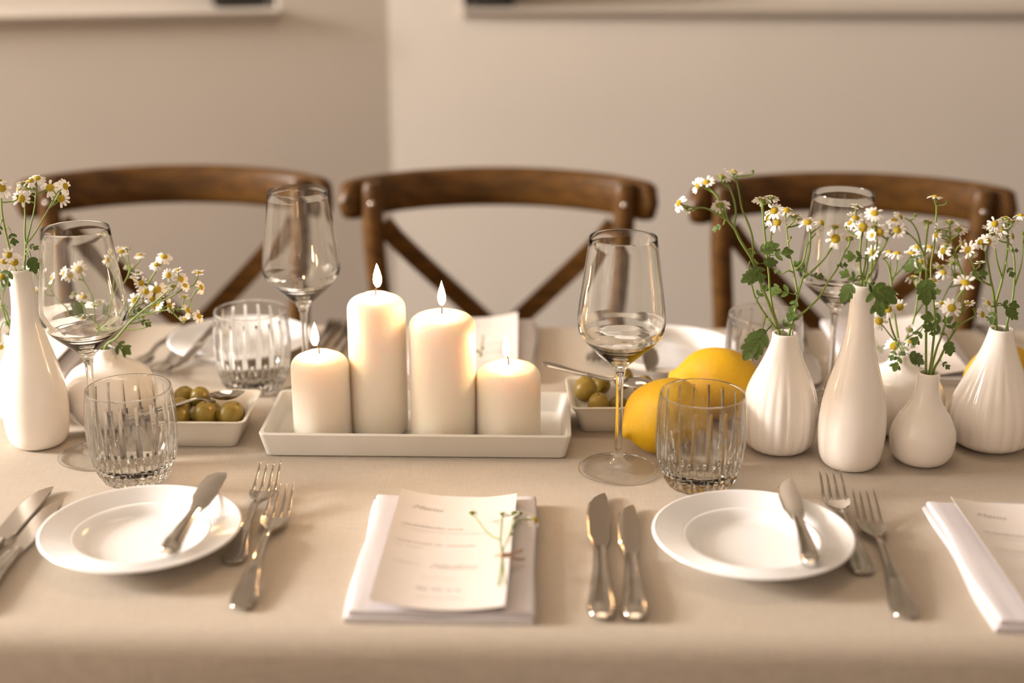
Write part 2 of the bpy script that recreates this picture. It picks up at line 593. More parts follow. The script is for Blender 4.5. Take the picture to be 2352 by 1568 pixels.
def candle(px, top, bottom_y, r, label, bend, fl_h=0.025, fl_w=0.0045):
    """px, top: photo position of the middle of the wax top; bottom_y: depth on the tray"""
    p = aty(px, top, bottom_y)
    h = p.z - T - 0.005
    root = link('pillar_candle', None, loc=(p.x, bottom_y, T + 0.005))
    e = 0.011
    prof = [(0, 0), (r - 0.004, 0), (r - 0.0012, 0.0015), (r, 0.005)] + [(r, 0.005 + (h - 0.016 - 0.005) * k / 6) for k in range(1, 7)]
    for k in range(1, 7):
        a = math.pi / 2 * k / 6
        prof.append((r - e + e * math.cos(a), h - 0.016 + 0.0125 * math.sin(a)))
    prof += [(r * 0.45, h - 0.0005), (r * 0.36, h), (r * 0.28, h - 0.0012), (0.002, h - 0.002), (0, h - 0.002)]
    link('wax_body', MB().lathe(prof, 64).mesh('wax_body', M['wax'], 60), root)
    wl = smooth_line([(0, 0, h - 0.003), (0, 0, h + 0.0025), (bend * 0.35, 0, h + 0.006), (bend, 0, h + 0.009)], 5)
    link('wick', MB().tube(wl, 0.0007, 6).mesh('wick', M['wick']), root)
    w = fl_w
    fp = [(0, 0), (w * 0.55, 0.0015), (w * 0.9, 0.005), (w, 0.0085), (w * 0.86, 0.013), (w * 0.55, 0.018), (w * 0.22, 0.0225), (0, fl_h)]
    mb = MB().lathe(fp, 16)
    mb.v = [(x + bend * 0.5 * (z / fl_h) ** 2 * -0.3, y, z) for x, y, z in mb.v]
    link('flame', mb.mesh('flame', M['flame'], None), root, loc=(bend, 0, h + 0.0065))
    return tag(root, label, 'candle', 'lit ivory pillar candles on the tray')


candle(733, 808, 1.346, 0.0292, 'short ivory pillar candle, slimmer and at the olive-dish end of the tray', -0.004)
candle(863, 674, 1.366, 0.0295, 'tallest ivory pillar candle of the four on the white tray', 0.0022)
candle(1015, 716, 1.350, 0.0335, 'second tallest ivory pillar candle, thicker, on the white tray', 0.0, 0.026, 0.0042)
candle(1168, 833, 1.350, 0.0327, 'shortest and broad ivory pillar candle beside the wine glass', -0.0025, 0.0245, 0.0038)


# ------------------------------------------------------------------ wine glasses and tumblers
def make_wine_glass():
    outer = [(0.0, 0.0), (0.030, 0.0), (0.0375, 0.0004), (0.0388, 0.0011), (0.0385, 0.0019), (0.036, 0.0026), (0.024, 0.0042), (0.014, 0.0062), (0.0085, 0.0090), (0.0058, 0.0130), (0.0046, 0.020), (0.0038, 0.035), (0.0034, 0.06), (0.0034, 0.085), (0.0040, 0.097), (0.0056, 0.104), (0.0085, 0.109)]
    outer += [(0.0145, 0.1145), (0.0205, 0.120), (0.0268, 0.1256), (0.033, 0.1316), (0.0382, 0.1378), (0.0405, 0.1418), (0.0416, 0.146), (0.0419, 0.151), (0.0415, 0.157), (0.0405, 0.167), (0.0388, 0.180), (0.0370, 0.193), (0.0347, 0.210), (0.0327, 0.2245), (0.0318, 0.2325)]
    rim = [(0.0315, 0.2337), (0.0310, 0.2337), (0.0307, 0.2325)]
    inner = [(0.0316, 0.2245), (0.0336, 0.210), (0.0359, 0.193), (0.0377, 0.180), (0.0394, 0.167), (0.0403, 0.157), (0.0406, 0.152), (0.0402, 0.1478), (0.0391, 0.1442)]
    # gently rippled cone under the bend, growing thicker towards the stem
    cone = [(0.0382, 0.1378), (0.033, 0.1316), (0.0268, 0.1256), (0.0205, 0.120), (0.0145, 0.1145), (0.0085, 0.109), (0.004, 0.1055)]
    n = 24
    for k in range(1, n):
        t = k / n * (len(cone) - 1)
        i = int(t)
        u = t - i
        r = cone[i][0] + (cone[i + 1][0] - cone[i][0]) * u
        z = cone[i][1] + (cone[i + 1][1] - cone[i][1]) * u
        th = 0.0016 + 0.0035 * (k / n) ** 2
        inner.append((max(r - th * 0.45, 0.0012), z + th + 0.00013 * math.sin(k * 2.1)))
    inner += [(0.0, inner[-1][1] - 0.0002)]
    return MB().lathe(outer + rim + inner, 72).mesh('wine_glass', M['glass'], 50)


WG = make_wine_glass()
WG.materials.append(M['thin'])
for pl in WG.polygons:
    z = pl.center.z
    rr = math.hypot(pl.center.x, pl.center.y)
    pl.material_index = 1 if z < 0.0056 and rr < 0.0372 else 0
for (gx, gy), lab in (((0.072, 1.281), 'tall clear wine glass between the candle tray and the front lemon'),
                      ((-0.446, 1.302), 'tall clear wine glass in front of the squat round vase'),
                      ((-0.263, 1.472), 'tall clear wine glass behind the short candle on the far side'),
                      ((0.313, 1.476), 'tall clear wine glass behind the tall bottle vase on the far side')):
    g = link('wine_glass', WG, loc=(gx, gy, T + 0.0004), rot=(0, 0, R.uniform(0, 6)))
    tag(g, lab, 'wine glass', 'angular wine glasses on the table')


def make_tumbler():
    NC = 18
    def rm(t, r, z):
        # upright wedge cuts, pointed at the top; wider and crossing facets near the foot
        if z > 0.0845 or z < 0.0008:
            return r
        ph = (t * NC / (2 * math.pi)) % 1.0
        d = abs(ph - 0.5) * 2               # 0 in the cut, 1 between
        up = min(1, max(0, (0.0845 - z) / 0.06))
        wid = 0.11 + 0.24 * up
        cut = max(0.0, 1 - d / wid)
        dep = 0.0004 + 0.0007 * up
        ph2 = (t * NC / (2 * math.pi) + 0.5) % 1.0
        d2 = abs(ph2 - 0.5) * 2
        lo = max(0.0, min(1.0, (0.040 - z) / 0.03))
        cut2 = max(0.0, 1 - d2 / (0.1 + 0.5 * lo)) * lo
        return r - cut * dep - cut2 * 0.0014
    ctl = [(0.0305, 0.0), (0.0345, 0.006), (0.0385, 0.016), (0.0412, 0.028), (0.0428, 0.042), (0.0432, 0.055), (0.0425, 0.070), (0.0411, 0.0835)]
    outer = [(0, 0.0012), (0.022, 0.0012), (0.0275, 0.0), (0.0295, 0.0001)]
    for (ra, za), (rb, zb) in zip(ctl, ctl[1:]):
        for k in range(5):
            outer.append((ra + (rb - ra) * k / 5, za + (zb - za) * k / 5))
    outer += [(0.0411, 0.0835), (0.0408, 0.0855), (0.0404, 0.0885), (0.0401, 0.0905)]
    rim = [(0.0398, 0.0914), (0.0393, 0.0917), (0.0388, 0.0914), (0.0386, 0.0905)]
    inner = [(0.0393, 0.083), (0.0407, 0.070), (0.0413, 0.055), (0.0407, 0.042), (0.0388, 0.030), (0.0350, 0.0195), (0.030, 0.0135), (0.022, 0.0105), (0.012, 0.0095), (0.0, 0.0092)]
    n = len(outer)
    mb = MB().lathe(outer + rim + inner, NC * 10, lambda t, r, z: r)
    # apply the cuts to the outer wall only
    vs, i = [], 0
    seg = NC * 10
    for k, (r, z) in enumerate(outer + rim + inner):
        if r < 1e-7:
            vs.append(mb.v[i])
            i += 1
            continue
        for j in range(seg):
            x, y, zz = mb.v[i]
            if 3 < k < n:
                t = 2 * math.pi * j / seg
                rr = rm(t, r, z)
                x, y = rr * math.cos(t), rr * math.sin(t)
            vs.append((x, y, zz))
            i += 1
    mb.v = vs
    me = mb.mesh('cut_glass_tumbler', M['crystal'], 28)
    me.materials.append(M['thin_wall'])
    def nominal(z):
        for (ra, za), (rb, zb) in zip(outer[3:n - 1], outer[4:n]):
            if za <= z <= zb:
                return ra + (rb - ra) * (z - za) / max(zb - za, 1e-9)
        return 0.0401
    for pl in me.polygons:
        c = pl.center
        if c.z < 0.020:
            continue
        out_side = pl.normal.x * c.x + pl.normal.y * c.y > 0
        rads = [nominal(me.vertices[v].co.z) - math.hypot(me.vertices[v].co.x, me.vertices[v].co.y) for v in pl.vertices]
        if c.z < 0.0895 and (not out_side or max(rads) < 0.00012):
            pl.material_index = 1
    return me


TG = make_tumbler()
for (gx, gy), lab in (((-0.394, 1.253), 'cut crystal tumbler in front of the olive dish with the spoon on top'),
                      ((0.148, 1.252), 'cut crystal tumbler in front of the front lemon'),
                      ((-0.328, 1.503), 'cut crystal tumbler beside the far plate with a butter knife across it, behind olives'),
                      ((0.243, 1.503), 'cut crystal tumbler behind the rear lemon and ribbed vase')):
    g = link('cut_glass_tumbler', TG, loc=(gx, gy, T + 0.0003), rot=(0, 0, R.uniform(0, 6)))
    tag(g, lab, 'tumbler', 'cut crystal tumblers on the table')


# ------------------------------------------------------------------ plates
def make_plate():
    prof = [(0, 0.003), (0.042, 0.003), (0.044, 0.0), (0.049, 0.0), (0.051, 0.004), (0.06, 0.0095), (0.075, 0.0155), (0.0845, 0.0186), (0.086, 0.0197), (0.0856, 0.0208), (0.0842, 0.0211)]
    r = 0.0835
    k = 0
    while r > 0.0575:
        z = 0.0208 - (0.0835 - r) * 0.22
        prof.append((r, z + (0.0005 if k % 2 == 0 else -0.0005)))
        r -= 0.00125
        k += 1
    prof += [(0.0565, 0.0147), (0.0545, 0.0133), (0.052, 0.0102), (0.0495, 0.0076), (0.046, 0.0063), (0.04, 0.0058), (0, 0.0056)]
    return MB().lathe(prof, 96).mesh('side_plate', M['plate'], 70)


PM = make_plate()
for (gx, gy), lab in (((-0.347, 1.104), 'white side plate with ridged rim between two knives and two forks, by olive dish'),
                      ((0.179, 1.106), 'white side plate with ridged rim in front of the lemons and crystal tumbler'),
                      ((-0.368, 1.622), 'white side plate on the far side, behind the olive dish with the spoon on top'),
                      ((0.146, 1.594), 'white side plate on the far side, behind the lemons')):
    g = link('side_plate', PM, loc=(gx, gy, T))
    tag(g, lab, 'plate', 'white side plates')


# ------------------------------------------------------------------ cutlery (local: handle end at 0, tip along +x, nominal length 1 unit = real length)
SEC = [(-1, 0), (-.93, .75), (-.8, 1), (-.66, .72), (-.4, .8), (0, .95), (.4, .8), (.66, .72), (.8, 1), (.93, .75), (1, 0), (.8, -.8), (0, -1), (-.8, -.8)]
OVAL = [(math.cos(2 * math.pi * k / 12), math.sin(2 * math.pi * k / 12)) for k in range(12)]


def bar(xs, hw, th, zc, yc=lambda s: 0.0, sec=SEC):
    rr = []
    for s in xs:
        rr.append([Vector((s, yc(s) + a * hw(s), zc(s) + b * th(s))) for a, b in sec])
    return MB().rings(rr)


def lin(a, b, n):
    return [a + (b - a) * k / n for k in range(n + 1)]


def make_fork(L):
    zt = [(0, 0.0035), (0.3 * L, 0.0085), (0.55 * L, 0.0115), (0.68 * L, 0.006), (0.78 * L, 0.0055), (L, 0.0185)]
    z = lambda s: interp(zt, s)
    wt = [(0, 0.0035), (0.012 * L, 0.0075), (0.035 * L, 0.0102), (0.08 * L, 0.0108), (0.2 * L, 0.0075), (0.4 * L, 0.0038), (0.6 * L, 0.0032), (0.645 * L, 0.0036)]
    tt = [(0, 0.0012), (0.03 * L, 0.0017), (0.3 * L, 0.0022), (0.6 * L, 0.0024), (0.645 * L, 0.0022)]
    D = {'handle': bar(lin(0, 0.012 * L, 3) + lin(0.02 * L, 0.645 * L, 26), lambda s: interp(wt, s), lambda s: interp(tt, s), z).mesh('handle', M['silver'], 50)}
    ht = [(0.63 * L, 0.0034), (0.665 * L, 0.006), (0.70 * L, 0.0108), (0.74 * L, 0.0122), (0.775 * L, 0.0124)]
    mb = MB()
    rr = []
    for s in lin(0.63 * L, 0.775 * L, 14):
        w = interp(ht, s)
        ring = []
        for a in lin(-1, 1, 8):
            ring.append(Vector((s, a * w, z(s) + 0.0009 + 0.0022 * a * a * (w / 0.0124))))
        for a in lin(1, -1, 8):
            ring.append(Vector((s, a * w * 0.98, z(s) - 0.0009 + 0.0022 * a * a * (w / 0.0124))))
        rr.append(ring)
    D['head'] = mb.rings(rr).mesh('head', M['silver'], 50)
    D['tine'] = []
    for k in range(4):
        a = -0.84 + 0.56 * k
        y0 = a * 0.0124
        hw = lambda s, L=L: interp([(0.765 * L, 0.0021), (0.80 * L, 0.0015), (0.97 * L, 0.0010), (L, 0.0004)], s)
        th = lambda s, L=L: interp([(0.765 * L, 0.0009), (0.97 * L, 0.0008), (L, 0.0003)], s)
        yc = lambda s, y0=y0, L=L: y0 * (1 - 0.10 * max(0, (s - 0.765 * L) / (0.235 * L)))
        D['tine'].append(bar(lin(0.762 * L, L, 12), hw, th, lambda s, a=a: z(s) + 0.0022 * a * a, yc, OVAL).mesh('tine', M['silver'], 50))
    return D


def make_knife(L, small=False, hk=None):
    k = 0.9 if small else 1.0
    kb, k = k, hk or k
    b0 = 0.5 * L
    wt = [(0, 0.004 * k), (0.012 * L, 0.0085 * k), (0.03 * L, 0.0108 * k), (0.08 * L, 0.0115 * k), (0.2 * L, 0.0092 * k), (0.38 * L, 0.0066 * k), (0.5 * L, 0.0062 * k), (0.52 * L, 0.006 * k)]
    tt = [(0, 0.0015), (0.02 * L, 0.0032), (0.1 * L, 0.0045), (0.35 * L, 0.0042), (0.5 * L, 0.0034), (0.52 * L, 0.003)]
    D = {'handle': bar(lin(0, 0.012 * L, 3) + lin(0.02 * L, 0.52 * L, 24), lambda s: interp(wt, s), lambda s: interp(tt, s), lambda s: 0.0046).mesh('handle', M['silver'], 50)}
    k = kb
    # straight back edge at -y, belly towards +y, tip rounded over to the back edge
    back = [(b0, -0.0062 * k), (0.6 * L, -0.0092 * k), (0.75 * L, -0.0098 * k), (0.95 * L, -0.0086 * k), (L, -0.0062 * k)]
    belly = [(b0, 0.0062 * k), (0.56 * L, 0.0072 * k), (0.64 * L, 0.0108 * k), (0.8 * L, 0.0115 * k), (0.9 * L, 0.0098 * k), (0.955 * L, 0.0055 * k), (0.985 * L, -0.0005 * k), (L, -0.0055 * k)]
    hw = lambda s: (interp(belly, s) - interp(back, s)) / 2
    yc = lambda s: (interp(belly, s) + interp(back, s)) / 2
    sec = [(-1, 0.0), (-0.93, 1), (0.0, 1.0), (0.8, 0.9), (1, 0.0), (0.8, -0.9), (-0.93, -1)]
    D['blade'] = bar(lin(b0, L, 34), hw, lambda s: 0.0011, lambda s: 0.0044, yc, sec).mesh('blade', M['blade'], 18)
    return D


def make_spoon(L):
    zt = [(0, 0.003), (0.35 * L, 0.008), (0.6 * L, 0.010), (0.72 * L, 0.005), (0.8 * L, 0.003)]
    z = lambda s: interp(zt, s)
    wt = [(0, 0.003), (0.02 * L, 0.0058), (0.08 * L, 0.0062), (0.3 * L, 0.004), (0.6 * L, 0.0026), (0.74 * L, 0.0034)]
    D = {'handle': bar(lin(0, 0.74 * L, 24), lambda s: interp(wt, s), lambda s: 0.0013, z).mesh('handle', M['silver'], 50)}
    a, b, d = 0.155 * L, 0.0125, 0.0062
    mb = MB()
    vs, fs = [], []
    NR, NS = 8, 28
    for side in (0, 1):
        for i in range(NR + 1):
            r = i / NR
            for j in range(NS):
                t = 2 * math.pi * j / NS
                x, y = r * math.cos(t), r * math.sin(t)
                vs.append((0.85 * L + a * x, b * y * (1 - 0.12 * x), 0.0105 - d * (1 - r * r) - 0.001 * x + (0.0 if side == 0 else -0.0009)))
    n = (NR + 1) * NS
    for side in (0, 1):
        for i in range(NR):
            for j in range(NS):
                q = (i * NS + j, i * NS + (j + 1) % NS, (i + 1) * NS + (j + 1) % NS, (i + 1) * NS + j)
                q = tuple(k + side * n for k in q)
                fs.append(q[::-1] if side else q)
    for j in range(NS):
        e = NR * NS
        fs.append((e + j, e + (j + 1) % NS, n + e + (j + 1) % NS, n + e + j))
    D['bowl'] = mb.add(vs, fs).mesh('bowl', M['silver'], 60)
    return D


FORK_L, FORK_S = make_fork(0.205), make_fork(0.178)
KNIFE_L, KNIFE_S, KNIFE_B = make_knife(0.232), make_knife(0.207, True), make_knife(0.168, True, 0.72)
SPOON = make_spoon(0.125)


def lay(name, D, handle, tip, label, cat, group, z=0.0, roll=0.0, pitch=0.0):
    """lay a piece of cutlery with its handle end at `handle`, pointing to `tip`"""
    h, t = Vector(handle[:2]), Vector(tip[:2])
    d = (t - h)
    rz = math.atan2(d.y, d.x)
    q = Quaternion((0, 0, 1), rz) @ Quaternion((0, 1, 0), -pitch) @ Quaternion((1, 0, 0), roll)
    root = link(name, None, loc=(h.x, h.y, T + z), rot=q)
    for k, me in D.items():
        for m in (me if isinstance(me, list) else [me]):
            link(k, m, root)
    return tag(root, label, cat, group)


GF, GK = 'forks beside the plates', 'table knives beside the menus'
lay('dinner_fork', FORK_L, (-0.239, 0.993), (-0.240, 1.215), 'large dinner fork lying between plate and menu, overlapping the smaller fork there', 'fork', GF)
lay('salad_fork', FORK_S, (-0.262, 1.070), (-0.261, 1.25), 'small fork lying between its plate and the large fork, near olive dish and tray', 'fork', GF)
lay('dinner_fork', FORK_L, (0.284, 0.992), (0.292, 1.218), 'large dinner fork next to the loose menu beyond the plate with the upright knife', 'fork', GF)
lay('salad_fork', FORK_S, (0.2655, 1.064), (0.2695, 1.252), 'small fork tucked by the plate rim below the tall bottle vase', 'fork', GF)
lay('table_knife', KNIFE_L, (0.046, 0.983), (0.051, 1.216), 'larger of two knives beside the menu with the sprig, nearer to the menu', 'knife', GK)
lay('table_knife', KNIFE_S, (0.072, 0.983), (0.0765, 1.191), 'smaller of two knives beside the menu with the sprig, nearer to the plate', 'knife', GK)
h1, h2 = at(118, 1119, 0.004), at(133, 1150, 0.004)
lay('table_knife', KNIFE_L, (h1.x - 0.013, h1.y - 0.232), h1 - Vector((0.004, 0, 0)), 'knife at the table end farther from the ridged plate, blade mirroring flowers', 'knife', GK)
lay('table_knife', KNIFE_S, (h2.x - 0.005, h2.y - 0.207), h2, 'knife at the table end closer to the ridged plate, smaller one of that pair', 'knife', GK)
GB = 'butter knives resting on the plates'
lay('butter_knife', KNIFE_B, (-0.310, 1.043), (-0.302, 1.212), 'butter knife across the plate beside the two forks and olive dish', 'knife', GB, 0.0208, roll=0.35)
lay('butter_knife', KNIFE_B, (0.2185, 1.040), (0.2225, 1.204), 'butter knife across the plate in front of the lemons', 'knife', GB, 0.0193, roll=-0.12)
# far side: tips point back towards the middle of the table
h, t = at(512, 748, 0.02), at(436, 826, 0.02)
lay('butter_knife', KNIFE_B, h, t, 'butter knife across the far plate behind the olive dish with the spoon', 'knife', GB, 0.0200, roll=0.3)
h, t = at(1480, 752, 0.02), at(1497, 838, 0.02)
lay('butter_knife', KNIFE_B, h, t, 'butter knife across the far plate behind the lemons', 'knife', GB, 0.0200, roll=0.3)
h, t = at(446, 745, 0.003), at(307, 822, 0.018)
lay('dinner_fork', FORK_L, h, t, 'large fork on the far side, handle end beyond the squat vase', 'fork', GF)
h, t = at(440, 795, 0.003), at(332, 866, 0.018)
lay('salad_fork', FORK_S, at(452, 777), t, 'small fork on the far side, just behind the squat vase and olives', 'fork', GF, 0.0)
h, t = at(1376, 738, 0.003), at(1368, 840, 0.018)
lay('dinner_fork', FORK_L, h, t, 'fork on the far side behind the olive dish with the upturned spoon', 'fork', GF)
lay('table_knife', KNIFE_L, at(820, 742), at(774, 812), 'larger far-side knife behind the tallest candle', 'knife', GK)
lay('table_knife', KNIFE_S, at(776, 742), at(735, 800), 'smaller far-side knife behind the tallest candle', 'knife', GK)
lay('table_knife', KNIFE_L, at(1824, 748), at(1864, 860), 'larger far-side knife behind the ribbed vase by the stemmed glass', 'knife', GK)
lay('table_knife', KNIFE_S, at(1783, 750), at(1820, 850), 'smaller far-side knife behind the ribbed vase by the stemmed glass', 'knife', GK)
lay('dinner_fork', FORK_L, at(2246, 752), at(2352, 850), 'fork on the far side behind the large ribbed vase', 'fork', GF)


# ------------------------------------------------------------------ napkins, menus and their sprigs
def napkin_layer(w, d, t, sag, seed):
    rr = []
    n = 14
    rnd = random.Random(seed)
    ph = rnd.uniform(0, 6)
    for j in range(n + 1):
        y = -d / 2 + d * j / n
        ring = []
        e = 0.0015 * math.sin(y * 40 + ph)
        top = [(-w / 2 + w * k / 18) for k in range(19)]
        for k in range(5):
            a = math.pi / 2 + math.pi * k / 4
            ring.append((-w / 2 + e + t / 2 * math.cos(a), y, t / 2 + t / 2 * math.sin(a)))
        for x in top[1:-1]:
            ring.append((x, y, 0))
        for k in range(5):
            a = -math.pi / 2 + math.pi * k / 4
            ring.append((w / 2 + e * 0.5 + t / 2 * math.cos(a), y, t / 2 + t / 2 * math.sin(a)))
        for x in reversed(top[1:-1]):
            u = x / (w / 2)
            ring.append((x, y, t - sag * (1 - u * u) + 0.0005 * math.sin(u * 5 + y * 25 + ph)))
        rr.append(ring)
    return MB().rings(rr)


CARD_W, CARD_D = 0.106, 0.208


def card_z(x):
    u = x / (CARD_W / 2)
    return 0.0065 * u * u - 0.0012 * u + 0.0006


def text_mesh(s, size, x, y, shear, m, align='LEFT', bold=0.0):
    c = bpy.data.curves.new('lettering', 'FONT')
    c.body, c.size, c.shear, c.align_x, c.offset = s, size, shear, align, bold
    c.resolution_u = 3
    o = bpy.data.objects.new('lettering', c)
    COL.objects.link(o)
    dg = bpy.context.evaluated_depsgraph_get()
    me = bpy.data.meshes.new_from_object(o.evaluated_get(dg))
    bpy.data.objects.remove(o)
    me.name = 'lettering'
    for v in me.vertices:
        vx, vy = v.co.x + x, v.co.y + y
        v.co = (vx, vy, card_z(vx) + 0.0006)
    me.materials.clear()
    me.materials.append(m)
    return me


def tick_line(x0, x1, y, h, m, seed, gaps=0.16):
    """a row of tiny print strokes, too small to be read"""
    rnd = random.Random(seed)
    mb = MB()
    x = x0
    while x < x1:
        if rnd.random() < gaps:
            x += h * 0.7
            continue
        w = h * 0.22
        k = rnd.choice((0.6, 0.75, 0.75, 1.0))
        for dx, hh in ((0, k), (h * 0.45, k * 0.9)):
            xa = x + dx
            z0, z1 = card_z(xa) + 0.0006, card_z(xa + w) + 0.0006
            mb.add([(xa, y, z0), (xa + w, y, z1), (xa + w, y + h * hh, z1), (xa, y + h * hh, z0)], [(0, 1, 2, 3)])
        mb.add([(x, y + h * k * 0.4, card_z(x) + 0.0006), (x + h * 0.6, y + h * k * 0.4, card_z(x + h * 0.6) + 0.0006), (x + h * 0.6, y + h * k * 0.58, card_z(x + h * 0.6) + 0.0006), (x, y + h * k * 0.58, card_z(x) + 0.0006)], [(0, 1, 2, 3)])
        x += h * 0.95
    return mb.mesh('print_line', m)


def card_sheet():
    mb = MB()
    n = 30
    vs, fs = [], []
    for side in (0, 1):
        for j in (0, 1):
            for k in range(n + 1):
                x = -CARD_W / 2 + CARD_W * k / n
                vs.append((x, -CARD_D / 2 + CARD_D * j, card_z(x) + (0.0004 if side == 0 else 0.0)))
    m = n + 1
    for k in range(n):
        fs.append((k, k + 1, m + k + 1, m + k))
        fs.append((2 * m + k + 1, 2 * m + k, 3 * m + k, 3 * m + k + 1))
        fs.append((k + 1, k, 2 * m + k, 2 * m + k + 1))
        fs.append((m + k, m + k + 1, 3 * m + k + 1, 3 * m + k))
    fs.append((0, m, 3 * m, 2 * m))
    fs.append((n, 2 * m + n, 3 * m + n, m + n))
    return mb.add(vs, fs).mesh('paper', M['card'], 60)


NAP = [napkin_layer(0.144, 0.218, 0.0052, 0.0008, 1).mesh('lower_fold', M['napkin'], 60), napkin_layer(0.142, 0.215, 0.0052, 0.0012, 2).mesh('upper_fold', M['napkin'], 60)]
SHEET = card_sheet()
XL = -CARD_W / 2 + 0.009
PRINT = [text_mesh('Menu', 0.0118, XL + 0.004, CARD_D / 2 - 0.034, 0.45, M['ink'])]
PRINT.append(tick_line(XL, XL + 0.052, 0.036, 0.0036, M['ink'], 3))
PRINT.append(tick_line(XL, XL + 0.078, 0.0285, 0.0024, M['ink_light'], 4))
PRINT.append(tick_line(XL, XL + 0.064, 0.0045, 0.0032, M['ink'], 5))
PRINT.append(tick_line(XL, XL + 0.02, -0.0035, 0.0024, M['ink_light'], 6))
PRINT.append(tick_line(XL, XL + 0.02, -0.033, 0.0034, M['ink_light'], 7, 0.05))
PRINT.append(tick_line(XL + 0.026, XL + 0.056, -0.0535, 0.0016, M['ink_light'], 9))
PRINT.append(tick_line(-0.019, 0.017, -0.0735, 0.0046, M['ink'], 10, 0.35))
PRINT.append(tick_line(-0.018, 0.018, -0.086, 0.0024, M['ink_light'], 11))
NAME = text_mesh('Nadine', 0.0135, XL + 0.030, -0.0365, 0.5, M['ink_light'])

menu_spots = [
    ((-0.0815, 1.087), 0.0, 'white folded napkin under the menu between the two plates', 'menu card on a white napkin with a green sprig tied across its edge', True),
    ((0.4215, 1.084), 0.0, 'white folded napkin under the menu beyond the large dinner fork', 'menu card on the napkin beyond the large dinner fork', False),
    ((-0.0845, 1.628), math.pi, 'white folded napkin on the far side behind the candles', 'menu card on the far napkin behind the candles', False),
    ((0.427, 1.632), math.pi, 'white folded napkin on the far side behind the tall bottle vase', 'menu card on the far napkin behind the tall bottle vase', False),
    ((-0.617, 1.617), math.pi, 'white folded napkin on the far side behind the slender bottle vase', 'menu card on the far napkin behind the slender bottle vase', False)]
for (mx, my), rz, ln, lc, named in menu_spots:
    nr = link('napkin', None, loc=(mx, my, T), rot=(0, 0, rz))
    link('lower_fold', NAP[0], nr)
    link('upper_fold', NAP[1], nr, loc=(0.0015, 0.001, 0.0051))
    tag(nr, ln, 'napkin', 'white napkins under the menus')
    c = link('menu_card', None, loc=(mx + (0.0015 if rz == 0 else -0.0015), my + (-0.002 if rz == 0 else 0.002), T + 0.0102), rot=(0, 0, rz + (-0.025 if named else 0.02)))
    link('paper', SHEET, c)
    for m in PRINT:
        link('print', m, c)
    if named:
        link('print', NAME, c)
    tag(c, lc, 'menu', 'menu cards on the napkins')


# ------------------------------------------------------------------ vases
def vase_mesh(name, ctl, ribs=0, wall=0.0028):
    """outer control profile from foot to rim, hollow inside"""
    out = [(0.0, 0.0012), (ctl[0][0] * 0.85, 0.0012), (ctl[0][0] * 0.94, 0.0)]
    pts = smooth_line([(r, 0, z) for r, z in ctl], 4)
    out += [(p.x, p.z) for p in pts]
    rt, zt = ctl[-1]
    no = len(out)
    out += [(rt - 0.0004, zt + 0.0009), (rt - wall / 2, zt + 0.0013), (rt - wall + 0.0004, zt + 0.0008)]
    inn = [(max(p.x - wall, 0.004), p.z) for p in pts if p.z > 0.006]
    out += list(reversed(inn)) + [(0.0, 0.006)]
    hmax = zt
    def rm(t, r, z):
        if not ribs:
            return r
        f = max(0.0, min(1.0, (0.78 * hmax - z) / (0.25 * hmax))) * max(0.0, min(1.0, z / (0.12 * hmax)))
        return r * (1 - 0.028 * f * (1 - abs(math.cos(ribs * t / 2)) ** 1.0))
    mb = MB()
    seg = 144 if ribs else 64
    full = MB().lathe(out, seg, lambda t, r, z: r)
    if ribs:
        vs, i = [], 0
        for k, (r, z) in enumerate(out):
            if r < 1e-7:
                vs.append(full.v[i])
                i += 1
                continue
            for j in range(seg):
                t = 2 * math.pi * j / seg
                rr = rm(t, r, z) if 2 < k < no else r
                vs.append((rr * math.cos(t), rr * math.sin(t), z))
                i += 1
        full.v = vs
    return full.mesh(name, M['ceramic'], 60)


TALL = [(.0205, 0), (.0262, .003), (.0305, .012), (.0323, .028), (.0326, .043), (.0310, .062), (.0272, .081), (.0218, .1), (.0165, .12), (.0135, .137), (.0122, .15), (.0117, .170), (.0111, .1835)]
PEAR = [(.0215, 0), (.0305, .004), (.0362, .015), (.0379, .034), (.0366, .05), (.0338, .064), (.0280, .078), (.0212, .092), (.0156, .106), (.0132, .114), (.0125, .1215)]
PEAR_L = [(.0235, 0), (.0335, .004), (.0408, .012), (.0434, .03), (.0406, .047), (.0352, .061), (.0287, .075), (.0226, .089), (.0173, .103), (.0136, .116), (.0121, .1235)]
BUD = [(.0175, 0), (.0252, .004), (.0302, .012), (.0322, .024), (.0311, .034), (.0287, .0405), (.0252, .048), (.0208, .0545), (.0165, .0615), (.0136, .068), (.0118, .075), (.0110, .082), (.0106, .0925)]
SQUAT = [(.0215, 0), (.034, .005), (.0428, .013), (.0477, .025), (.0486, .035), (.0456, .048), (.0392, .058), (.0312, .0635), (.0205, .0685), (.0136, .0735), (.0112, .078), (.0104, .083)]
VM = {'tall': vase_mesh('bottle_vase', TALL), 'pear': vase_mesh('ribbed_vase', PEAR, 22), 'pearl': vase_mesh('ribbed_vase', PEAR_L, 22), 'bud': vase_mesh('bud_vase', BUD), 'squat': vase_mesh('round_vase', SQUAT)}
VZ = {'tall': .1835, 'pear': .1215, 'pearl': .1235, 'bud': .0925, 'squat': .083}
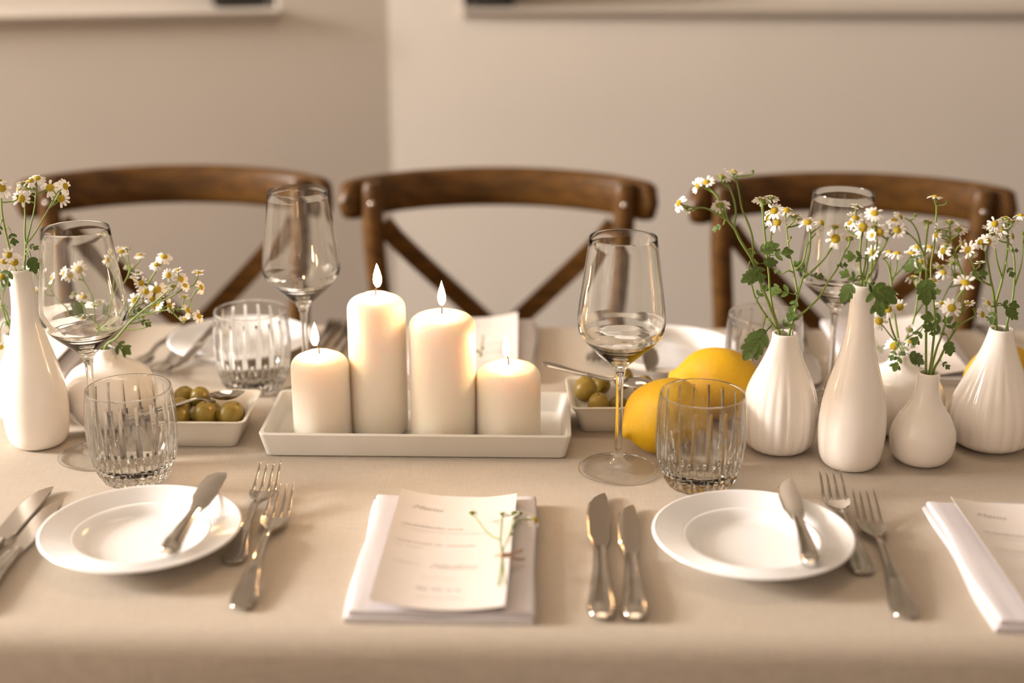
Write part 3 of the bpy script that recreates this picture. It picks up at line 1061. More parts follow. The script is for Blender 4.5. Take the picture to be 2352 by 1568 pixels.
VASES = {
    'V1': ('bottle_vase', 'tall', (-0.516, 1.335), 'tall white bottle vase beside the wine glass and squat round vase'),
    'V4': ('bottle_vase', 'tall', (0.301, 1.301), 'tall white bottle vase between the ribbed vase and the small bud vase'),
    'V3': ('ribbed_vase', 'pear', (0.237, 1.341), 'white ribbed pear-shaped vase beside the tumbler and rear lemon'),
    'V7': ('ribbed_vase', 'pearl', (0.453, 1.354), 'large white ribbed vase at the end beyond the small bud vase'),
    'V5': ('bud_vase', 'bud', (0.373, 1.310), 'small white round-bellied bud vase between bottle vase and large ribbed vase'),
    'V0': ('bud_vase', 'bud', tuple(at(32, 767, 0.0925))[:2], 'small white bud vase mostly hidden behind the tall bottle vase'),
    'V2': ('round_vase', 'squat', (-0.457, 1.392), 'squat white round vase behind the wine glass, flowers leaning over the forks'),
    'V6': ('round_vase', 'squat', (0.3665, 1.394), 'squat white round vase tucked behind the bottle vase and bud vase')}
for k, (n, t, (vx, vy), lab) in VASES.items():
    tag(link(n, VM[t], loc=(vx, vy, T)), lab, 'vase', 'white ceramic vases')


# ------------------------------------------------------------------ chamomile flowers
def petal_mesh(n, droop, L=1.0, seed=0, gap=0.1):
    rnd = random.Random(seed)
    mb = MB()
    for k in range(n):
        if rnd.random() < gap:
            continue
        t = 2 * math.pi * k / n + rnd.uniform(-0.1, 0.1)
        d = droop + rnd.uniform(-0.18, 0.18)
        ln = L * rnd.uniform(0.85, 1.05)
        w = 0.145 * rnd.uniform(0.85, 1.15)
        c, s = math.cos(t), math.sin(t)
        rows = ((0.34, 0.5, 0), (0.6, 0.95, 0.3), (0.85, 1.0, 0.75), (0.97, 0.7, 0.95), (1.0, 0.25, 1.0))
        top, bot = [], []
        for r, ww, u in rows:
            rr = 0.34 + (r - 0.34) * ln
            z = 0.04 - d * (rr - 0.34) - 0.12 * u * u
            for a in (-1, 0, 1):
                x, y = rr, a * w * ww
                p = (x * c - y * s, x * s + y * c, z + (0.035 if a == 0 else 0))
                top.append(p)
                bot.append((p[0], p[1], p[2] - 0.03))
        vs = top + bot
        fs = []
        m = len(top)
        for i in range(len(rows) - 1):
            for a in (0, 1):
                q = (i * 3 + a, (i + 1) * 3 + a, (i + 1) * 3 + a + 1, i * 3 + a + 1)
                fs.append(q)
                fs.append(tuple(x + m for x in reversed(q)))
        mb.add(vs, fs)
    return mb.mesh('petals', M['petal'], 60)


PETALS = [petal_mesh(13, 0.05, seed=1), petal_mesh(14, 0.25, seed=2), petal_mesh(12, -0.3, seed=3), petal_mesh(15, 0.5, seed=4), petal_mesh(14, -0.75, 0.85, seed=5, gap=0.05), petal_mesh(14, -0.3, 0.75, seed=6, gap=0.6)]
_c = [(0, 0.25), (0.15, 0.235), (0.29, 0.18), (0.39, 0.09), (0.42, 0.0), (0.32, -0.05), (0, -0.06)][::-1]
CENTRE = MB().lathe(_c, 16).mesh('flower_center', M['pollen'], 80)
CENTRE_G = MB().lathe(_c, 16).mesh('flower_center', M['greenc'], 80)
CALYX = MB().lathe([(0, -0.34), (0.08, -0.32), (0.19, -0.24), (0.31, -0.09), (0.33, -0.01), (0, -0.01)], 12).mesh('calyx', M['stem'], 80)
BUDM = MB().lathe([(0, -0.35), (0.1, -0.33), (0.27, -0.18), (0.33, 0.02), (0.27, 0.2), (0.12, 0.3), (0, 0.31)], 12).mesh('bud', M['greenc'], 80)


def leaf_mesh(seed, pairs):
    """pinnate toothed leaf along +x, unit length: paired side leaflets and an end leaflet on a thin rachis"""
    rnd = random.Random(seed)
    mb = MB()
    def blade(x0, ang, ln, wd):
        n = 12
        c, s_ = math.cos(ang), math.sin(ang)
        vs, fs = [], []
        for side in (0, 1):
            for k in range(n + 1):
                u = k / n
                w = wd * (math.sin(math.pi * min(1.0, 0.1 + u * 0.86)) ** 0.75) * (1.0 if k % 2 else 0.80)
                if k == n:
                    w = wd * 0.05
                for a in (-1, 0, 1):
                    x, y = u * ln, a * w
                    X, Y = x0 + x * c - y * s_, x * s_ + y * c
                    vs.append((X, Y, -0.25 * X * X + 0.25 * abs(a) * w - 0.15 * abs(Y) * abs(Y) - (0.012 if side else 0)))
        m = (n + 1) * 3
        for i in range(n):
            for a in (0, 1):
                q = (i * 3 + a, (i + 1) * 3 + a, (i + 1) * 3 + a + 1, i * 3 + a + 1)
                fs.append(q[::-1])
                fs.append(tuple(v + m for v in q))
        mb.add(vs, fs)
    for i in range(pairs):
        x = 0.28 + 0.34 * i / max(1, pairs - 1)
        for sg in (-1, 1):
            blade(x, sg * rnd.uniform(0.75, 1.0), rnd.uniform(0.30, 0.38), 0.10)
    blade(0.52, rnd.uniform(-0.1, 0.1), 0.48, 0.17)
    rr = [(0.7 * k / 8, 0, -0.25 * (0.7 * k / 8) ** 2 - 0.006) for k in range(9)]
    mb.tube(rr, 0.018, 6)
    return mb.mesh('leaf', M['leaf'], 80)


LEAVES = [leaf_mesh(1, 3), leaf_mesh(2, 2), leaf_mesh(3, 2)]
MM = 0.001


def facing(kind, p):
    c = (CAM - p).normalized()
    up = Vector((0, 0, 1))
    lf = Vector((-1, 0, 0))
    j = Vector((R.uniform(-1, 1), R.uniform(-1, 1), R.uniform(-1, 1))) * 0.18
    n = {'f': c * 0.9 + up * 0.25, 'u': up * 0.95 + c * 0.15, 'l': c * 0.45 - RT * 0.75 + up * 0.35, 'r': c * 0.45 + RT * 0.75 + up * 0.3,
         'b': up * 0.75 - c * 0.55, 'o': up + j, 't': up * 0.75 + c * 0.5}[kind]
    return (n + j).normalized()


def sprig(vase, label, lines, heads, leaves=(), depth=0.0, base=None, r0=0.0011, root_y=None, flat=None, off=0.0):
    """lines: photo polylines from the vase mouth upwards; heads: (x, y, kind, diameter mm); leaves: (x, y, angle deg, length mm, mesh)"""
    r0 *= 1.22
    if vase:
        vy = VASES[vase][2][1]
    else:
        vy = root_y
    def lift(px, py, extra=0.0):
        if flat is not None:
            return at(px, py, flat(py) + extra)
        d = math.hypot(px - lines[0][0][0], py - lines[0][0][1])
        return aty(px, py, vy + depth * d / 300 + off * (1 + min(d, 220) / 45) + extra)
    polys = []
    for i, l in enumerate(lines):
        pts = [lift(*p) for p in l]
        if i == 0 and vase:
            vx, vyy = VASES[vase][2]
            zt = T + VZ[VASES[vase][1]]
            foot = Vector((vx, vyy + off, zt - 0.045)).lerp(Vector((pts[0].x, vyy + off, zt - 0.045)), 0.45)
            pts = [foot] + pts
        polys.append(smooth_line(pts, 6))
    org = polys[0][0].copy()
    root = link('chamomile_sprig', None, loc=org)
    mb = MB()
    for i, l in enumerate(polys):
        ra = r0 if i == 0 else r0 * 0.72
        n = len(l)
        mb.tube([p - org for p in l], [ra * (1 - 0.4 * k / (n - 1)) for k in range(n)], 7)
    allp = [p for l in polys for p in l if not vase or p.z > T + VZ[VASES[vase][1]] - 0.001]
    for hx, hy, kind, dia, *ex in heads:
        p = lift(hx, hy, ex[0] if ex else R.uniform(-0.006, 0.006))
        nrm = facing(kind, p)
        rad = dia * MM / 2 * 0.99
        # joint: nearest stem point lying clearly below the head
        best, bd = None, 1e9
        for q in allp:
            dz = p.z - q.z
            d = (p - q).length
            pen = 0.0 if (dz > 0.35 * d or flat is not None) else 0.03 * (1 - dz / max(d, 1e-6))
            s = d + pen + (0.02 if d < rad * 1.3 and flat is None else 0)
            if s < bd:
                best, bd = q, s
        foot = p - nrm * rad * 0.3
        L = (foot - best).length
        dip = 0.0 if flat is not None else 1.0
        c1 = best.lerp(foot, 0.45) - nrm * L * 0.12 * dip
        c2 = best.lerp(foot, 0.7) if flat is not None else foot - nrm * L * 0.28
        pts = []
        for k in range(9):
            t = k / 8
            pts.append(best * (1 - t) ** 3 + c1 * 3 * t * (1 - t) ** 2 + c2 * 3 * t * t * (1 - t) + foot * t ** 3)
        if L > 0.002:
            mb.tube([q - org for q in pts], [r0 * 0.62 - r0 * 0.12 * k / 8 for k in range(9)], 6)
        q = Vector((0, 0, 1)).rotation_difference(nrm) @ Quaternion((0, 0, 1), R.uniform(0, 6.28))
        if kind == 'o':
            link('bud', BUDM, root, loc=p - org, rot=q, scale=rad)
        else:
            if flat is not None and dia < 14:
                pm, cm = PETALS[5], CENTRE_G
            elif dia < 14:
                pm, cm = R.choice((PETALS[4], PETALS[2])), CENTRE_G if R.random() < 0.4 else CENTRE
            else:
                pm, cm = R.choice(PETALS[:4]), CENTRE
            fl = link('flower', pm, root, loc=p - org, rot=q, scale=rad)
            link('flower_center', cm, fl)
            link('calyx', CALYX, fl)
    for lx, ly, ang, ln, k, *ex in leaves:
        p = lift(lx, ly, ex[0] if ex else -0.002)
        q0 = min(allp, key=lambda q: (q - p).length + (0.02 if q.z < p.z - 0.012 else 0))
        if (q0 - p).length > 0.002:
            mb.tube([v - org for v in smooth_line([q0, q0.lerp(p, 0.5) + Vector((0, 0, 0.0025)), p], 4)], r0 * 0.5, 6)
        a = math.radians(ang)
        ax = (RT * math.cos(a) + UP * math.sin(a) - FW * R.uniform(-0.2, 0.35)).normalized()
        c = (CAM - p).normalized()
        zz = (c + Vector((0, 0, 0.5))).normalized()
        zz = (zz - ax * zz.dot(ax)).normalized()
        yy = zz.cross(ax)
        q = Matrix((ax, yy, zz)).transposed().to_quaternion()
        link('leaf', LEAVES[k], root, loc=p - org, rot=q, scale=ln * MM)
    link('stem', mb.mesh('stem', M['stem'], 80), root)
    return tag(root, label, 'flower', 'chamomile sprigs in the vases' if vase else 'chamomile sprigs on the menus')


# tall bottle vase beside the left-hand glass
sprig('V1', 'wide-headed chamomile sprig, upright in the bottle vase beside the squat vase',
      [[(57, 616), (58, 590), (59, 561), (57, 535), (58, 500), (57, 475)], [(60, 561), (70, 520), (79, 480), (83, 440), (85, 418)], [(60, 561), (80, 535), (100, 500), (113, 477)]],
      [(49, 456, 'f', 19), (43, 436, 'l', 18), (65, 433, 't', 18), (56, 423, 'b', 17), (70, 416, 'u', 16), (85, 410, 't', 18), (115, 431, 'f', 20), (150, 428, 'r', 17), (140, 456, 'f', 19), (136, 432, 'o', 8)],
      [(64, 588, -60, 16, 1, -0.012), (68, 578, -75, 22, 0, -0.013), (62, 562, -15, 12, 2)], off=0.004)
sprig('V1', 'chamomile sprig leaning out of the bottle vase by the wine glass, away from the glass',
      [[(37, 616), (28, 590), (20, 562), (12, 528), (5, 490), (2, 445)]],
      [(4, 432, 'f', 20), (-3, 416, 'u', 17), (40, 450, 'o', 8)],
      [(23, 527, -70, 16, 2), (2, 512, -100, 12, 2)], off=-0.0015)
sprig('V1', 'short chamomile blooms crowding the mouth of the bottle vase beside the squat vase',
      [[(42, 617), (39, 608), (35, 600)], [(35, 600), (24, 598), (13, 610), (8, 626)]],
      [(33, 602, 'f', 19, -0.017), (20, 586, 'f', 16, -0.016), (10, 599, 'f', 17, -0.014), (5, 635, 'f', 16, -0.012)],
      [(30, 611, -120, 24, 1, -0.018)], depth=-0.03, off=-0.0045)
# small vase hidden behind it
sprig('V0', 'chamomile sprig in the hidden small vase behind the tall bottle vase',
      [[(26, 767), (16, 740), (5, 705), (-8, 660)], [(16, 740), (6, 742), (-1, 765), (0, 788)]], [(-14, 640, 'f', 18), (2, 797, 'f', 14, -0.034)], [(18, 706, 160, 12, 2), (12, 748, 40, 12, 1)], off=0.003)
sprig('V0', 'curved chamomile sprig in the hidden small vase behind the tall bottle vase, touching it',
      [[(34, 767), (22, 740), (14, 715), (3, 702)]], [(-12, 700, 'f', 16)], [(14, 655, 200, 14, 0)], off=-0.003)

# squat vase, sprays leaning over the table
sprig('V2', 'chamomile spray leaning far out of the squat vase over the far forks',
      [[(240, 803), (268, 775), (300, 738), (330, 712), (360, 690), (385, 668)], [(300, 738), (335, 722), (380, 712), (410, 710), (432, 714)], [(345, 702), (385, 685), (420, 665), (445, 655)]],
      [(387, 632, 'f', 15), (408, 621, 'u', 12), (415, 641, 'f', 16), (425, 655, 'r', 14), (456, 627, 'u', 14), (462, 660, 'r', 16), (398, 657, 'b', 15), (389, 702, 'r', 17), (423, 682, 'b', 14), (432, 713, 'r', 17), (424, 734, 'u', 13), (457, 726, 'r', 15), (340, 735, 'o', 9), (328, 727, 'b', 12)],
      [(262, 782, -30, 20, 2), (318, 735, -20, 14, 2), (398, 714, 20, 10, 2)], off=-0.0042)
sprig('V2', 'upright chamomile spray of the squat vase with two blooms standing highest',
      [[(240, 803), (262, 770), (290, 728), (315, 690), (335, 660), (350, 635), (365, 612)]],
      [(377, 590, 't', 18), (359, 608, 't', 15), (324, 650, 'f', 16), (335, 669, 'f', 18), (361, 665, 'f', 21), (352, 686, 'f', 18), (356, 703, 'f', 16), (365, 698, 'l', 18), (310, 690, 'f', 17), (309, 641, 'u', 12)],
      [(255, 792, -20, 22, 1), (300, 722, 30, 13, 2)], depth=0.004, off=-0.0014)
sprig('V2', 'loose chamomile spray of the squat vase just past the wine glass bowl',
      [[(238, 803), (250, 765), (258, 720), (265, 670), (275, 630)], [(262, 690), (285, 650), (300, 620)]],
      [(279, 578, 't', 18), (293, 570, 'b', 14), (321, 586, 'u', 14), (256, 595, 'f', 15), (296, 617, 'b', 13), (315, 627, 'u', 13)],
      [(256, 740, 110, 16, 1)], depth=0.01, off=0.0042)
sprig('V2', 'chamomile spray of the squat vase seen through the wine glass bowl',
      [[(238, 803), (228, 770), (212, 740), (195, 712), (180, 690)], [(224, 770), (219, 720), (212, 680), (190, 640)], [(215, 748), (180, 738), (150, 715), (120, 680), (104, 660)]],
      [(181, 619, 'f', 21), (160, 633, 'f', 16), (144, 627, 'l', 16), (112, 639, 'l', 16), (193, 684, 't', 18), (170, 675, 'b', 14), (231, 700, 'u', 13), (192, 738, 't', 12), (80, 624, 'u', 12), (84, 667, 'u', 12)],
      [(150, 716, 20, 22, 0), (206, 735, 160, 14, 1)], depth=0.03, off=0.0014)

# ribbed vase
sprig('V3', 'tall arching chamomile sprig of the ribbed vase, leaning out over the lemons',
      [[(1790, 766), (1770, 708), (1755, 671), (1739, 631), (1727, 596), (1701, 553), (1685, 521), (1672, 506), (1662, 478), (1651, 458), (1638, 438)], [(1728, 596), (1728, 545), (1714, 502), (1704, 480), (1697, 440), (1690, 405)],
       [(1672, 506), (1645, 490), (1620, 478), (1590, 477)], [(1685, 521), (1690, 492), (1686, 460), (1675, 430), (1664, 414)], [(1783, 755), (1760, 725), (1738, 690), (1728, 660), (1720, 620), (1722, 600)]],
      [(1560, 467, 'l', 18), (1577, 476, 'b', 15), (1603, 426, 'l', 17), (1623, 419, 't', 17), (1658, 406, 'b', 18), (1686, 396, 'u', 19), (1729, 393, 'o', 9), (1654, 471, 'b', 20), (1648, 447, 'o', 8), (1723, 574, 'o', 12)],
      [(1734, 583, 25, 24, 0), (1735, 600, -70, 22, 1), (1742, 606, 10, 20, 0), (1758, 620, -160, 26, 0), (1738, 690, 60, 20, 2), (1772, 747, -135, 42, 0, -0.016), (1754, 744, -100, 18, 1, -0.012), (1662, 516, 200, 12, 2)], depth=-0.02, r0=0.0013, off=-0.004)
sprig('V3', 'middle chamomile sprig of the ribbed vase with a dense cluster of daisies',
      [[(1790, 766), (1776, 715), (1769, 676), (1766, 631), (1763, 605), (1759, 560), (1754, 511), (1752, 470)], [(1763, 605), (1768, 575), (1773, 525)]],
      [(1751, 459, 'b', 20), (1772, 453, 'b', 17), (1785, 511, 'f', 19), (1766, 500, 'l', 18), (1778, 484, 'f', 20)],
      [(1766, 588, 15, 24, 1), (1796, 762, 60, 24, 1)], off=0.0005)
sprig('V3', 'branching chamomile sprig of the ribbed vase reaching towards the tall bottle vase',
      [[(1813, 766), (1823, 730), (1832, 678), (1841, 646), (1851, 614), (1860, 571), (1861, 535)], [(1832, 678), (1823, 626), (1814, 587), (1808, 539), (1804, 495)], [(1826, 733), (1876, 689), (1903, 646), (1925, 613), (1941, 578)], [(1846, 638), (1870, 618), (1895, 592), (1912, 565)], [(1828, 620), (1845, 600), (1855, 560), (1875, 535)]],
      [(1807, 483, 't', 18), (1825, 496, 'b', 18), (1855, 511, 't', 20), (1887, 512, 'r', 16), (1882, 524, 'r', 16), (1919, 548, 'f', 23), (1918, 521, 'b', 17), (1952, 548, 'b', 18), (1838, 504, 'b', 16), (1816, 545, 'o', 8)],
      [(1826, 676, 165, 26, 1), (1830, 680, -110, 18, 2), (1848, 632, 120, 18, 1), (1862, 634, 5, 14, 2), (1922, 612, 15, 12, 2), (1798, 628, 160, 9, 2)], depth=0.015, r0=0.0013, off=0.0045)

# tall bottle vase
sprig('V4', 'chamomile sprig standing upright in the tall bottle vase, dense bloom cluster on top',
      [[(1980, 657), (1977, 625), (1975, 590), (1978, 545)], [(1980, 640), (1988, 600), (1991, 545)], [(1983, 645), (1993, 610), (1990, 570)]],
      [(1968, 475, 'u', 12), (1965, 501, 't', 18), (1976, 509, 't', 20), (1982, 522, 'f', 22), (1952, 512, 'l', 15), (1944, 522, 'o', 8), (1970, 520, 'b', 15)],
      [(1974, 646, 150, 20, 1, -0.02), (1966, 640, -125, 26, 0, -0.02), (1984, 648, -20, 22, 1, -0.021), (1992, 594, 170, 22, 1)], r0=0.0012, off=0.004)
sprig('V4', 'chamomile sprig in the tall bottle vase leaning towards the bud vase',
      [[(1986, 657), (1998, 630), (2012, 600), (2025, 575), (2038, 550), (2050, 515)], [(2010, 604), (2013, 570), (2014, 530), (2010, 498)], [(2000, 628), (2003, 600), (2004, 560)]],
      [(2009, 490, 't', 19), (2020, 534, 'f', 20), (2009, 521, 'b', 14), (2004, 541, 'l', 13), (2005, 580, 'l', 18), (2054, 506, 'u', 16), (2061, 529, 'f', 17)],
      [(1990, 646, -35, 34, 0, -0.016), (2002, 650, -75, 32, 1, -0.016)], depth=-0.01, r0=0.0012, off=-0.004)

# squat vase behind the bottle vase
sprig('V6', 'chamomile sprig of the rear squat vase bending towards the tall bottle vase',
      [[(2072, 826), (2062, 790), (2048, 755), (2042, 725), (2043, 690)], [(2062, 790), (2045, 770), (2028, 748)]],
      [(2043, 675, 't', 19), (2039, 710, 'f', 20), (2016, 708, 'f', 19), (2019, 737, 'f', 20), (2067, 705, 'f', 18), (2053, 795, 'f', 21)],
      [(2070, 808, -110, 22, 1, -0.022), (2076, 808, -25, 26, 0, -0.022), (2060, 800, -120, 14, 1, -0.016)], depth=-0.04, off=-0.0042)
sprig('V6', 'chamomile sprig of the rear squat vase with a flat-topped cluster above the others',
      [[(2072, 826), (2062, 770), (2052, 700), (2047, 650), (2044, 600)], [(2047, 650), (2058, 620), (2061, 592)], [(2048, 640), (2070, 618), (2090, 592)], [(2046, 640), (2038, 605), (2026, 593)]],
      [(2043, 579, 'u', 18), (2061, 582, 'u', 18), (2095, 582, 'u', 18), (2107, 568, 'u', 18), (2136, 568, 'u', 19)],
      [(2046, 690, 150, 15, 2)], depth=0.03, off=0)
sprig('V6', 'chamomile sprig of the rear squat vase leaning towards the large ribbed vase',
      [[(2071, 826), (2072, 806), (2080, 780), (2097, 740), (2105, 700), (2112, 650), (2115, 620)], [(2100, 728), (2125, 690), (2145, 655), (2158, 630)], [(2080, 780), (2110, 756), (2150, 715), (2180, 660), (2195, 640)]],
      [(2098, 637, 'b', 19), (2092, 758, 'f', 13), (2090, 784, 't', 14, -0.01), (2160, 614, 'b', 19), (2167, 626, 't', 17), (2188, 603, 'b', 18), (2211, 561, 'r', 18), (2197, 632, 'b', 18), (2115, 602, 'f', 16), (2240, 628, 't', 14)],
      [(2086, 805, 60, 15, 1), (2130, 680, 30, 15, 2)], depth=0.035, off=0.003)

# bud vase
sprig('V5', 'tallest chamomile sprig of the small bud vase, two-branched with a single high bloom',
      [[(2135, 858), (2142, 800), (2147, 740), (2143, 680), (2138, 616), (2146, 560), (2151, 489), (2150, 462)]],
      [(2148, 452, 'u', 15), (2175, 463, 'o', 9), (2163, 697, 't', 14)],
      [(2120, 752, -120, 20, 1), (2137, 748, -80, 10, 1)], depth=-0.01, off=0.0045)
sprig('V5', 'arching chamomile sprig of the small bud vase curving over to the bottle vase',
      [[(2126, 858), (2127, 780), (2128, 700), (2129, 655), (2126, 610), (2124, 590), (2128, 550), (2132, 518)], [(2124, 590), (2115, 565), (2108, 535), (2095, 512), (2078, 500)], [(2122, 585), (2105, 555), (2085, 535), (2072, 525)]],
      [(2132, 510, 'b', 19), (2068, 498, 'r', 15), (2068, 521, 'b', 15), (2102, 494, 'o', 10), (2145, 645, 'u', 14)],
      [(2128, 620, -90, 34, 0), (2132, 622, 165, 24, 1), (2118, 590, 200, 14, 1)], depth=-0.02, off=0.0015)
sprig('V5', 'chamomile sprig of the small bud vase with one wide open daisy halfway up',
      [[(2138, 858), (2150, 805), (2163, 770), (2175, 730), (2182, 712)], [(2163, 770), (2180, 720), (2195, 690), (2212, 665)]],
      [(2186, 707, 'f', 20), (2217, 650, 't', 22)],
      [(2170, 770, 150, 22, 1), (2175, 742, 160, 24, 1), (2176, 772, -80, 20, 0)], depth=-0.015, off=-0.0045)
sprig('V5', 'long leaning chamomile sprig of the small bud vase with crowded buds and blooms',
      [[(2143, 858), (2158, 825), (2180, 780), (2200, 745), (2212, 690), (2213, 640), (2200, 600), (2190, 570), (2183, 545), (2182, 520)], [(2198, 750), (2225, 733), (2250, 724)]],
      [(2182, 510, 'b', 18), (2202, 528, 'b', 17), (2175, 528, 'b', 15), (2158, 530, 'b', 17), (2151, 540, 'l', 15), (2167, 576, 'l', 18), (2173, 562, 'b', 15), (2193, 588, 'b', 16), (2256, 722, 'r', 16), (2225, 697, 'u', 13), (2237, 709, 'o', 10)],
      [(2192, 765, 110, 20, 1), (2160, 828, -40, 12, 2), (2220, 632, 10, 20, 1)], depth=-0.005, off=-0.0012)

# large ribbed vase
sprig('V7', 'chamomile sprig of the large ribbed vase bending back over the bud vase',
      [[(2288, 757), (2286, 710), (2282, 675), (2275, 640), (2268, 600), (2262, 572)], [(2275, 655), (2248, 640), (2236, 610), (2230, 592)], [(2284, 745), (2272, 732), (2262, 726)]],
      [(2268, 555, 'f', 19), (2252, 556, 'l', 16), (2224, 574, 'l', 19), (2229, 584, 'b', 15), (2269, 696, 'r', 17), (2250, 604, 'u', 12)],
      [(2286, 708, -110, 16, 1), (2290, 702, 5, 22, 2), (2303, 700, -45, 20, 0)], depth=-0.01, r0=0.0013, off=-0.004)
sprig('V7', 'crowded chamomile sprig of the large ribbed vase with a high cluster of daisies',
      [[(2288, 757), (2287, 700), (2300, 650), (2310, 600), (2316, 550), (2315, 515)], [(2302, 640), (2290, 600), (2285, 560)]],
      [(2312, 503, 'b', 20), (2323, 509, 'b', 16), (2285, 514, 'f', 17), (2273, 523, 'b', 15), (2298, 526, 'l', 18), (2278, 538, 'b', 16), (2293, 543, 'b', 17), (2325, 543, 'r', 15), (2344, 495, 'u', 16)],
      [(2312, 608, -60, 14, 2), (2318, 577, 10, 9, 2)], r0=0.0012, off=0.0005)
sprig('V7', 'slim chamomile sprig at the outer edge of the large ribbed vase',
      [[(2310, 758), (2325, 690), (2330, 640), (2329, 590), (2321, 560)], [(2331, 655), (2345, 610), (2350, 560)]],
      [(2350, 535, 'o', 11), (2316, 548, 'u', 13)], [], depth=0.01, off=0.0045)


# sprigs tied to the menus
def lay_z(py):
    return 0.0225


sprig(None, 'cut chamomile sprig tied with twine on the menu between the plates',
      [[(1146, 1343), (1152, 1300), (1153, 1272), (1150, 1240), (1152, 1205), (1154, 1186)], [(1151, 1240), (1125, 1228), (1108, 1208), (1092, 1186)], [(1160, 1340), (1155, 1290), (1156, 1262), (1172, 1225), (1178, 1190)], [(1172, 1225), (1185, 1198), (1210, 1192), (1224, 1193)]],
      [(1084, 1178, 'u', 12), (1154, 1180, 'u', 12), (1180, 1178, 'u', 12), (1197, 1178, 'u', 10), (1213, 1186, 'o', 8), (1229, 1194, 'r', 15), (1174, 1226, 'o', 9)],
      [], root_y=1.1, flat=lay_z, r0=0.0009)
tw = link('twine_tie', None, loc=at(1160, 1273, 0.022))
mb = MB()
ctr = at(1160, 1273, 0.022)
for l in ([(1136, 1276, 0.0205), (1153, 1273, 0.0245), (1175, 1270, 0.023), (1199, 1263, 0.0215)], [(1150, 1277, 0.022), (1172, 1278, 0.0228), (1190, 1284, 0.018), (1204, 1283, 0.0165)]):
    mb.tube([p - ctr for p in smooth_line([at(*q) for q in l], 5)], 0.0011, 7)
link('cord', mb.mesh('cord', M['twine']), tw)
kn = MB().lathe([(0, -0.002), (0.0016, -0.0014), (0.0021, 0), (0.0016, 0.0014), (0, 0.002)], 10).mesh('knot', M['twine'])
link('knot', kn, tw, loc=at(1154, 1274, 0.0245) - ctr)
tag(tw, 'short brown twine tied round the sprig on the menu', 'twine')
sprig(None, 'cut chamomile sprig lying on the far menu behind the candles',
      [[(1110, 770), (1108, 790), (1104, 812)]], [(1104, 818, 'u', 12), (1110, 800, 'o', 10), (1096, 806, 'u', 11)], [], root_y=1.6, flat=lay_z, r0=0.0009)
sprig(None, 'cut chamomile sprig lying on the far menu behind the tall bottle vase',
      [[(2002, 770), (2012, 788), (2022, 804)]], [(2024, 808, 'u', 12), (2016, 800, 'o', 10), (2030, 798, 'u', 11)], [], root_y=1.6, flat=lay_z, r0=0.0009)


# ------------------------------------------------------------------ olive dishes, olives and spoons
def make_dish():
    def sq(a, z, cr=0.008, n=5):
        out = []
        for k4, a0 in enumerate((0, 90, 180, 270)):
            sx, sy = ((1, 1), (-1, 1), (-1, -1), (1, -1))[k4]
            for k in range(n):
                t = math.radians(a0 + 90 * k / (n - 1))
                out.append((sx * (a - cr) + cr * math.cos(t), sy * (a - cr) + cr * math.sin(t), z * 0.88))
        return out
    rings = [sq(0.034, 0), sq(0.0355, 0.0012), sq(0.0385, 0.014), sq(0.042, 0.026), sq(0.0465, 0.0335), sq(0.0478, 0.035), sq(0.0474, 0.0362), sq(0.0455, 0.0362), sq(0.043, 0.0335), sq(0.039, 0.026), sq(0.0355, 0.014), sq(0.033, 0.005), sq(0.030, 0.004)]
    return MB().rings(rings).mesh('square_dish', M['dish'], 50)


DM = make_dish()
d1, d2 = Vector((-0.3475, 1.3635, T)), Vector((0.072, 1.414, T))
tag(link('square_dish', DM, loc=d1), 'small white square dish of green olives beside the candle tray and tumbler', 'dish', 'square olive dishes')
tag(link('square_dish', DM, loc=d2, rot=(0, 0, 0.05)), 'small white square dish of olives behind the wine glass and front lemon', 'dish', 'square olive dishes')


def make_olive():
    prof = []
    n = 14
    for k in range(n + 1):
        a = math.pi * k / n
        z = -math.cos(a)
        prof.append((max(0.0, math.sin(a)) if 0 < k < n else 0.0, z * 1.16))
    prof[-1] = (0, 1.10)
    return MB().lathe(prof, 24).mesh('olive', M['olive'], 80)


OM = make_olive()
OT = MB().lathe([(0, 1.09), (0.13, 1.125), (0.11, 1.14), (0.0, 1.13)], 10).mesh('stem_end', M['pit'], 80)
GO1, GO2 = 'olives in the dish beside the tray', 'olives in the dish behind the wine glass'
def olive(p, r, label, group, tilt, az):
    o = link('olive', OM, loc=p, scale=r, rot=(tilt, 0, az))
    link('stem_end', OT, o)
    tag(o, label, 'olive', group)


low1, low2 = 'green olive at the bottom of the dish beside the tray', 'green olive at the bottom of the dish behind the wine glass'
for x, y, dz, r, lab in ((-0.0302, 0.0234, 0.0297, 0.0118, 'rear corner olive, broadest, in the dish beside the tray'), (-0.0301, -0.0013, 0.0286, 0.0112, 'brownish olive between two others along the tumbler side of its dish'),
                         (-0.01, 0.0112, 0.0355, 0.0105, 'olive just behind the spoon handle in the dish beside the tray'), (-0.0246, -0.026, 0.0292, 0.0122, 'olive under the spoon handle at the front of the dish beside the tray'),
                         (0.0027, -0.0246, 0.032, 0.0116, 'middle olive at the front wall of the dish beside the tray'), (0.028, -0.0224, 0.031, 0.0122, 'olive in the front corner closest to the candle tray'),
                         (-0.0124, -0.0067, 0.0146, 0.0105, low1), (0.0096, -0.0002, 0.0155, 0.011, low1), (0.0228, 0.0191, 0.0166, 0.0108, low1), (-0.0012, 0.0209, 0.0151, 0.011, low1)):
    olive(d1 + Vector((x, y, dz)), r, lab, GO1, R.uniform(0.1, 1.0), R.uniform(0, 6.28))
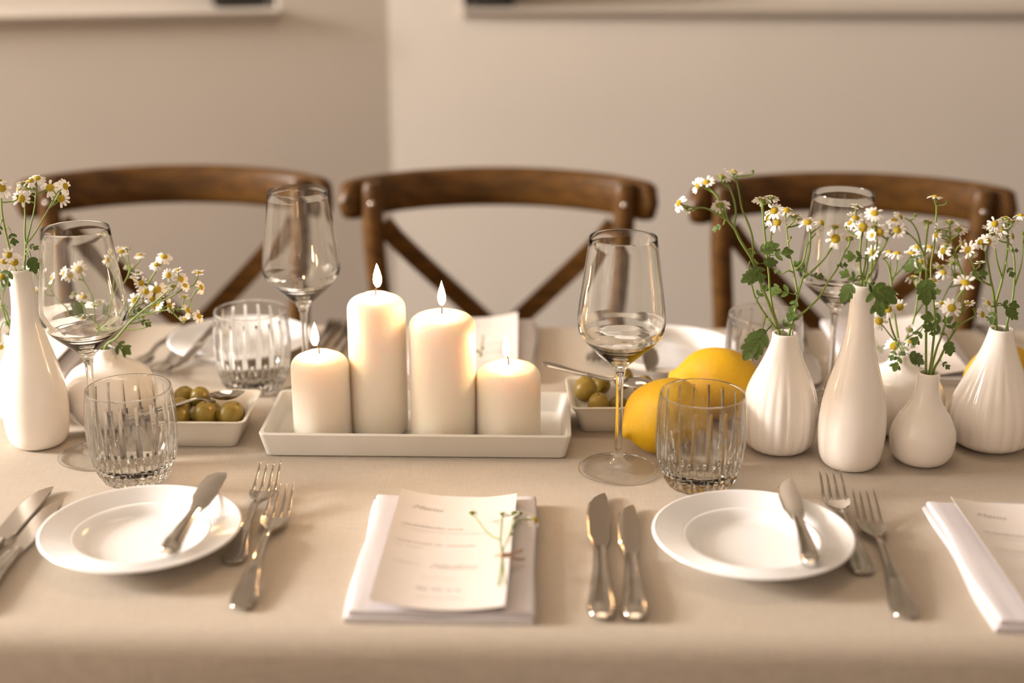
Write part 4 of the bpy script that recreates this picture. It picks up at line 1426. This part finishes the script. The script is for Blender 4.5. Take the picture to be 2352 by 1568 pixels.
for x, y, dz, r, lab in ((-0.0288, -0.0076, 0.0372, 0.0122, 'large olive beside the spoon neck in the dish behind the wine glass'), (-0.0157, -0.0264, 0.0273, 0.0112, 'low olive at the front wall of the dish behind the wine glass'),
                         (0.013, 0.03, 0.036, 0.0108, 'olive at the back wall of the dish, seen behind the wine glass stem'), (0.0336, 0.01, 0.034, 0.0108, 'olive closest to the lemon in the dish behind the wine glass'),
                         (-0.012, 0.026, 0.029, 0.0105, 'olive under the far side of the overturned spoon'), (0.0074, -0.0043, 0.0155, 0.011, low2), (0.0224, -0.0224, 0.0165, 0.011, low2), (-0.0137, 0.0048, 0.0155, 0.0105, low2)):
    olive(d2 + Vector((x, y, dz)), r, lab, GO2, R.uniform(0.1, 1.2), R.uniform(0, 6.28))

GS = 'serving spoons in the olive dishes'
t = at(560, 897, 0.044)
h = t + Vector((-0.102, -0.0733, 0)).normalized() * 0.125
lay('teaspoon', SPOON, h, t, 'small steel spoon resting bowl up on the olives by the tumbler', 'spoon', GS, 0.0366, roll=-0.1, pitch=-0.02)
h = at(1247, 840, 0.052)
lay('teaspoon', SPOON, (h.x, h.y), d2 + Vector((0.012, -0.006, 0)), 'small steel spoon lying bowl down on the olives behind the wine glass', 'spoon', GS, 0.058, roll=math.pi, pitch=-0.03)


# ------------------------------------------------------------------ lemons
def make_lemon(seed):
    rnd = random.Random(seed)
    prof = [(0, -1.40), (0.07, -1.40), (0.13, -1.375), (0.185, -1.32), (0.22, -1.25), (0.30, -1.17), (0.42, -1.09)]
    n = 22
    for k in range(n + 1):
        a = math.radians(-62 + 124 * k / n)
        prof.append((math.cos(a) ** 0.92, 1.12 * math.sin(a) / math.sin(math.radians(75))))
    prof += [(0.36, 1.10), (0.22, 1.16), (0.13, 1.18), (0.08, 1.16), (0, 1.155)]
    ph = [rnd.uniform(0, 6) for _ in range(4)]
    def rm(t, r, z):
        return r * (1 + 0.025 * math.sin(3 * t + ph[0] + z) + 0.018 * math.sin(5 * t + ph[1] - 2 * z) + 0.012 * math.sin(4 * z + 2 * t + ph[2]))
    return MB().lathe(prof, 48, rm).mesh('lemon', M['lemon'], 80)


LM = [make_lemon(1), make_lemon(2)]
TIP = MB().lathe([(0, -1.402), (0.06, -1.404), (0.05, -1.412), (0, -1.412)][::-1], 10).mesh('stem_end', M['lemon_tip'], 80)


def lemon(p, r, axis, label, k):
    q = Vector((0, 0, -1)).rotation_difference(Vector(axis).normalized())
    o = link('lemon', LM[k], loc=p, rot=q, scale=r)
    link('stem_end', TIP, o)
    tag(o, label, 'lemon', 'lemons on the table')


def lemon_at(px, py, r):
    return at(px, py, r)


p = lemon_at(1528, 955, 0.0375)
lemon(Vector((p.x, p.y, T + 0.0385)), 0.0365, (-0.88, -0.42, -0.22), 'yellow lemon behind the tumbler, pointed end towards the wine glass', 0)
p = lemon_at(1650, 880, 0.041)
lemon(Vector((p.x, p.y, T + 0.0405)), 0.038, (-0.9, 0.25, 0.05), 'yellow lemon between the front lemon and the ribbed vase', 1)
p = lemon_at(2300, 872, 0.038)
lemon(Vector((p.x, p.y, T + 0.0385)), 0.0375, (0.6, 0.7, 0.1), 'yellow lemon hidden behind the large ribbed vase', 1)
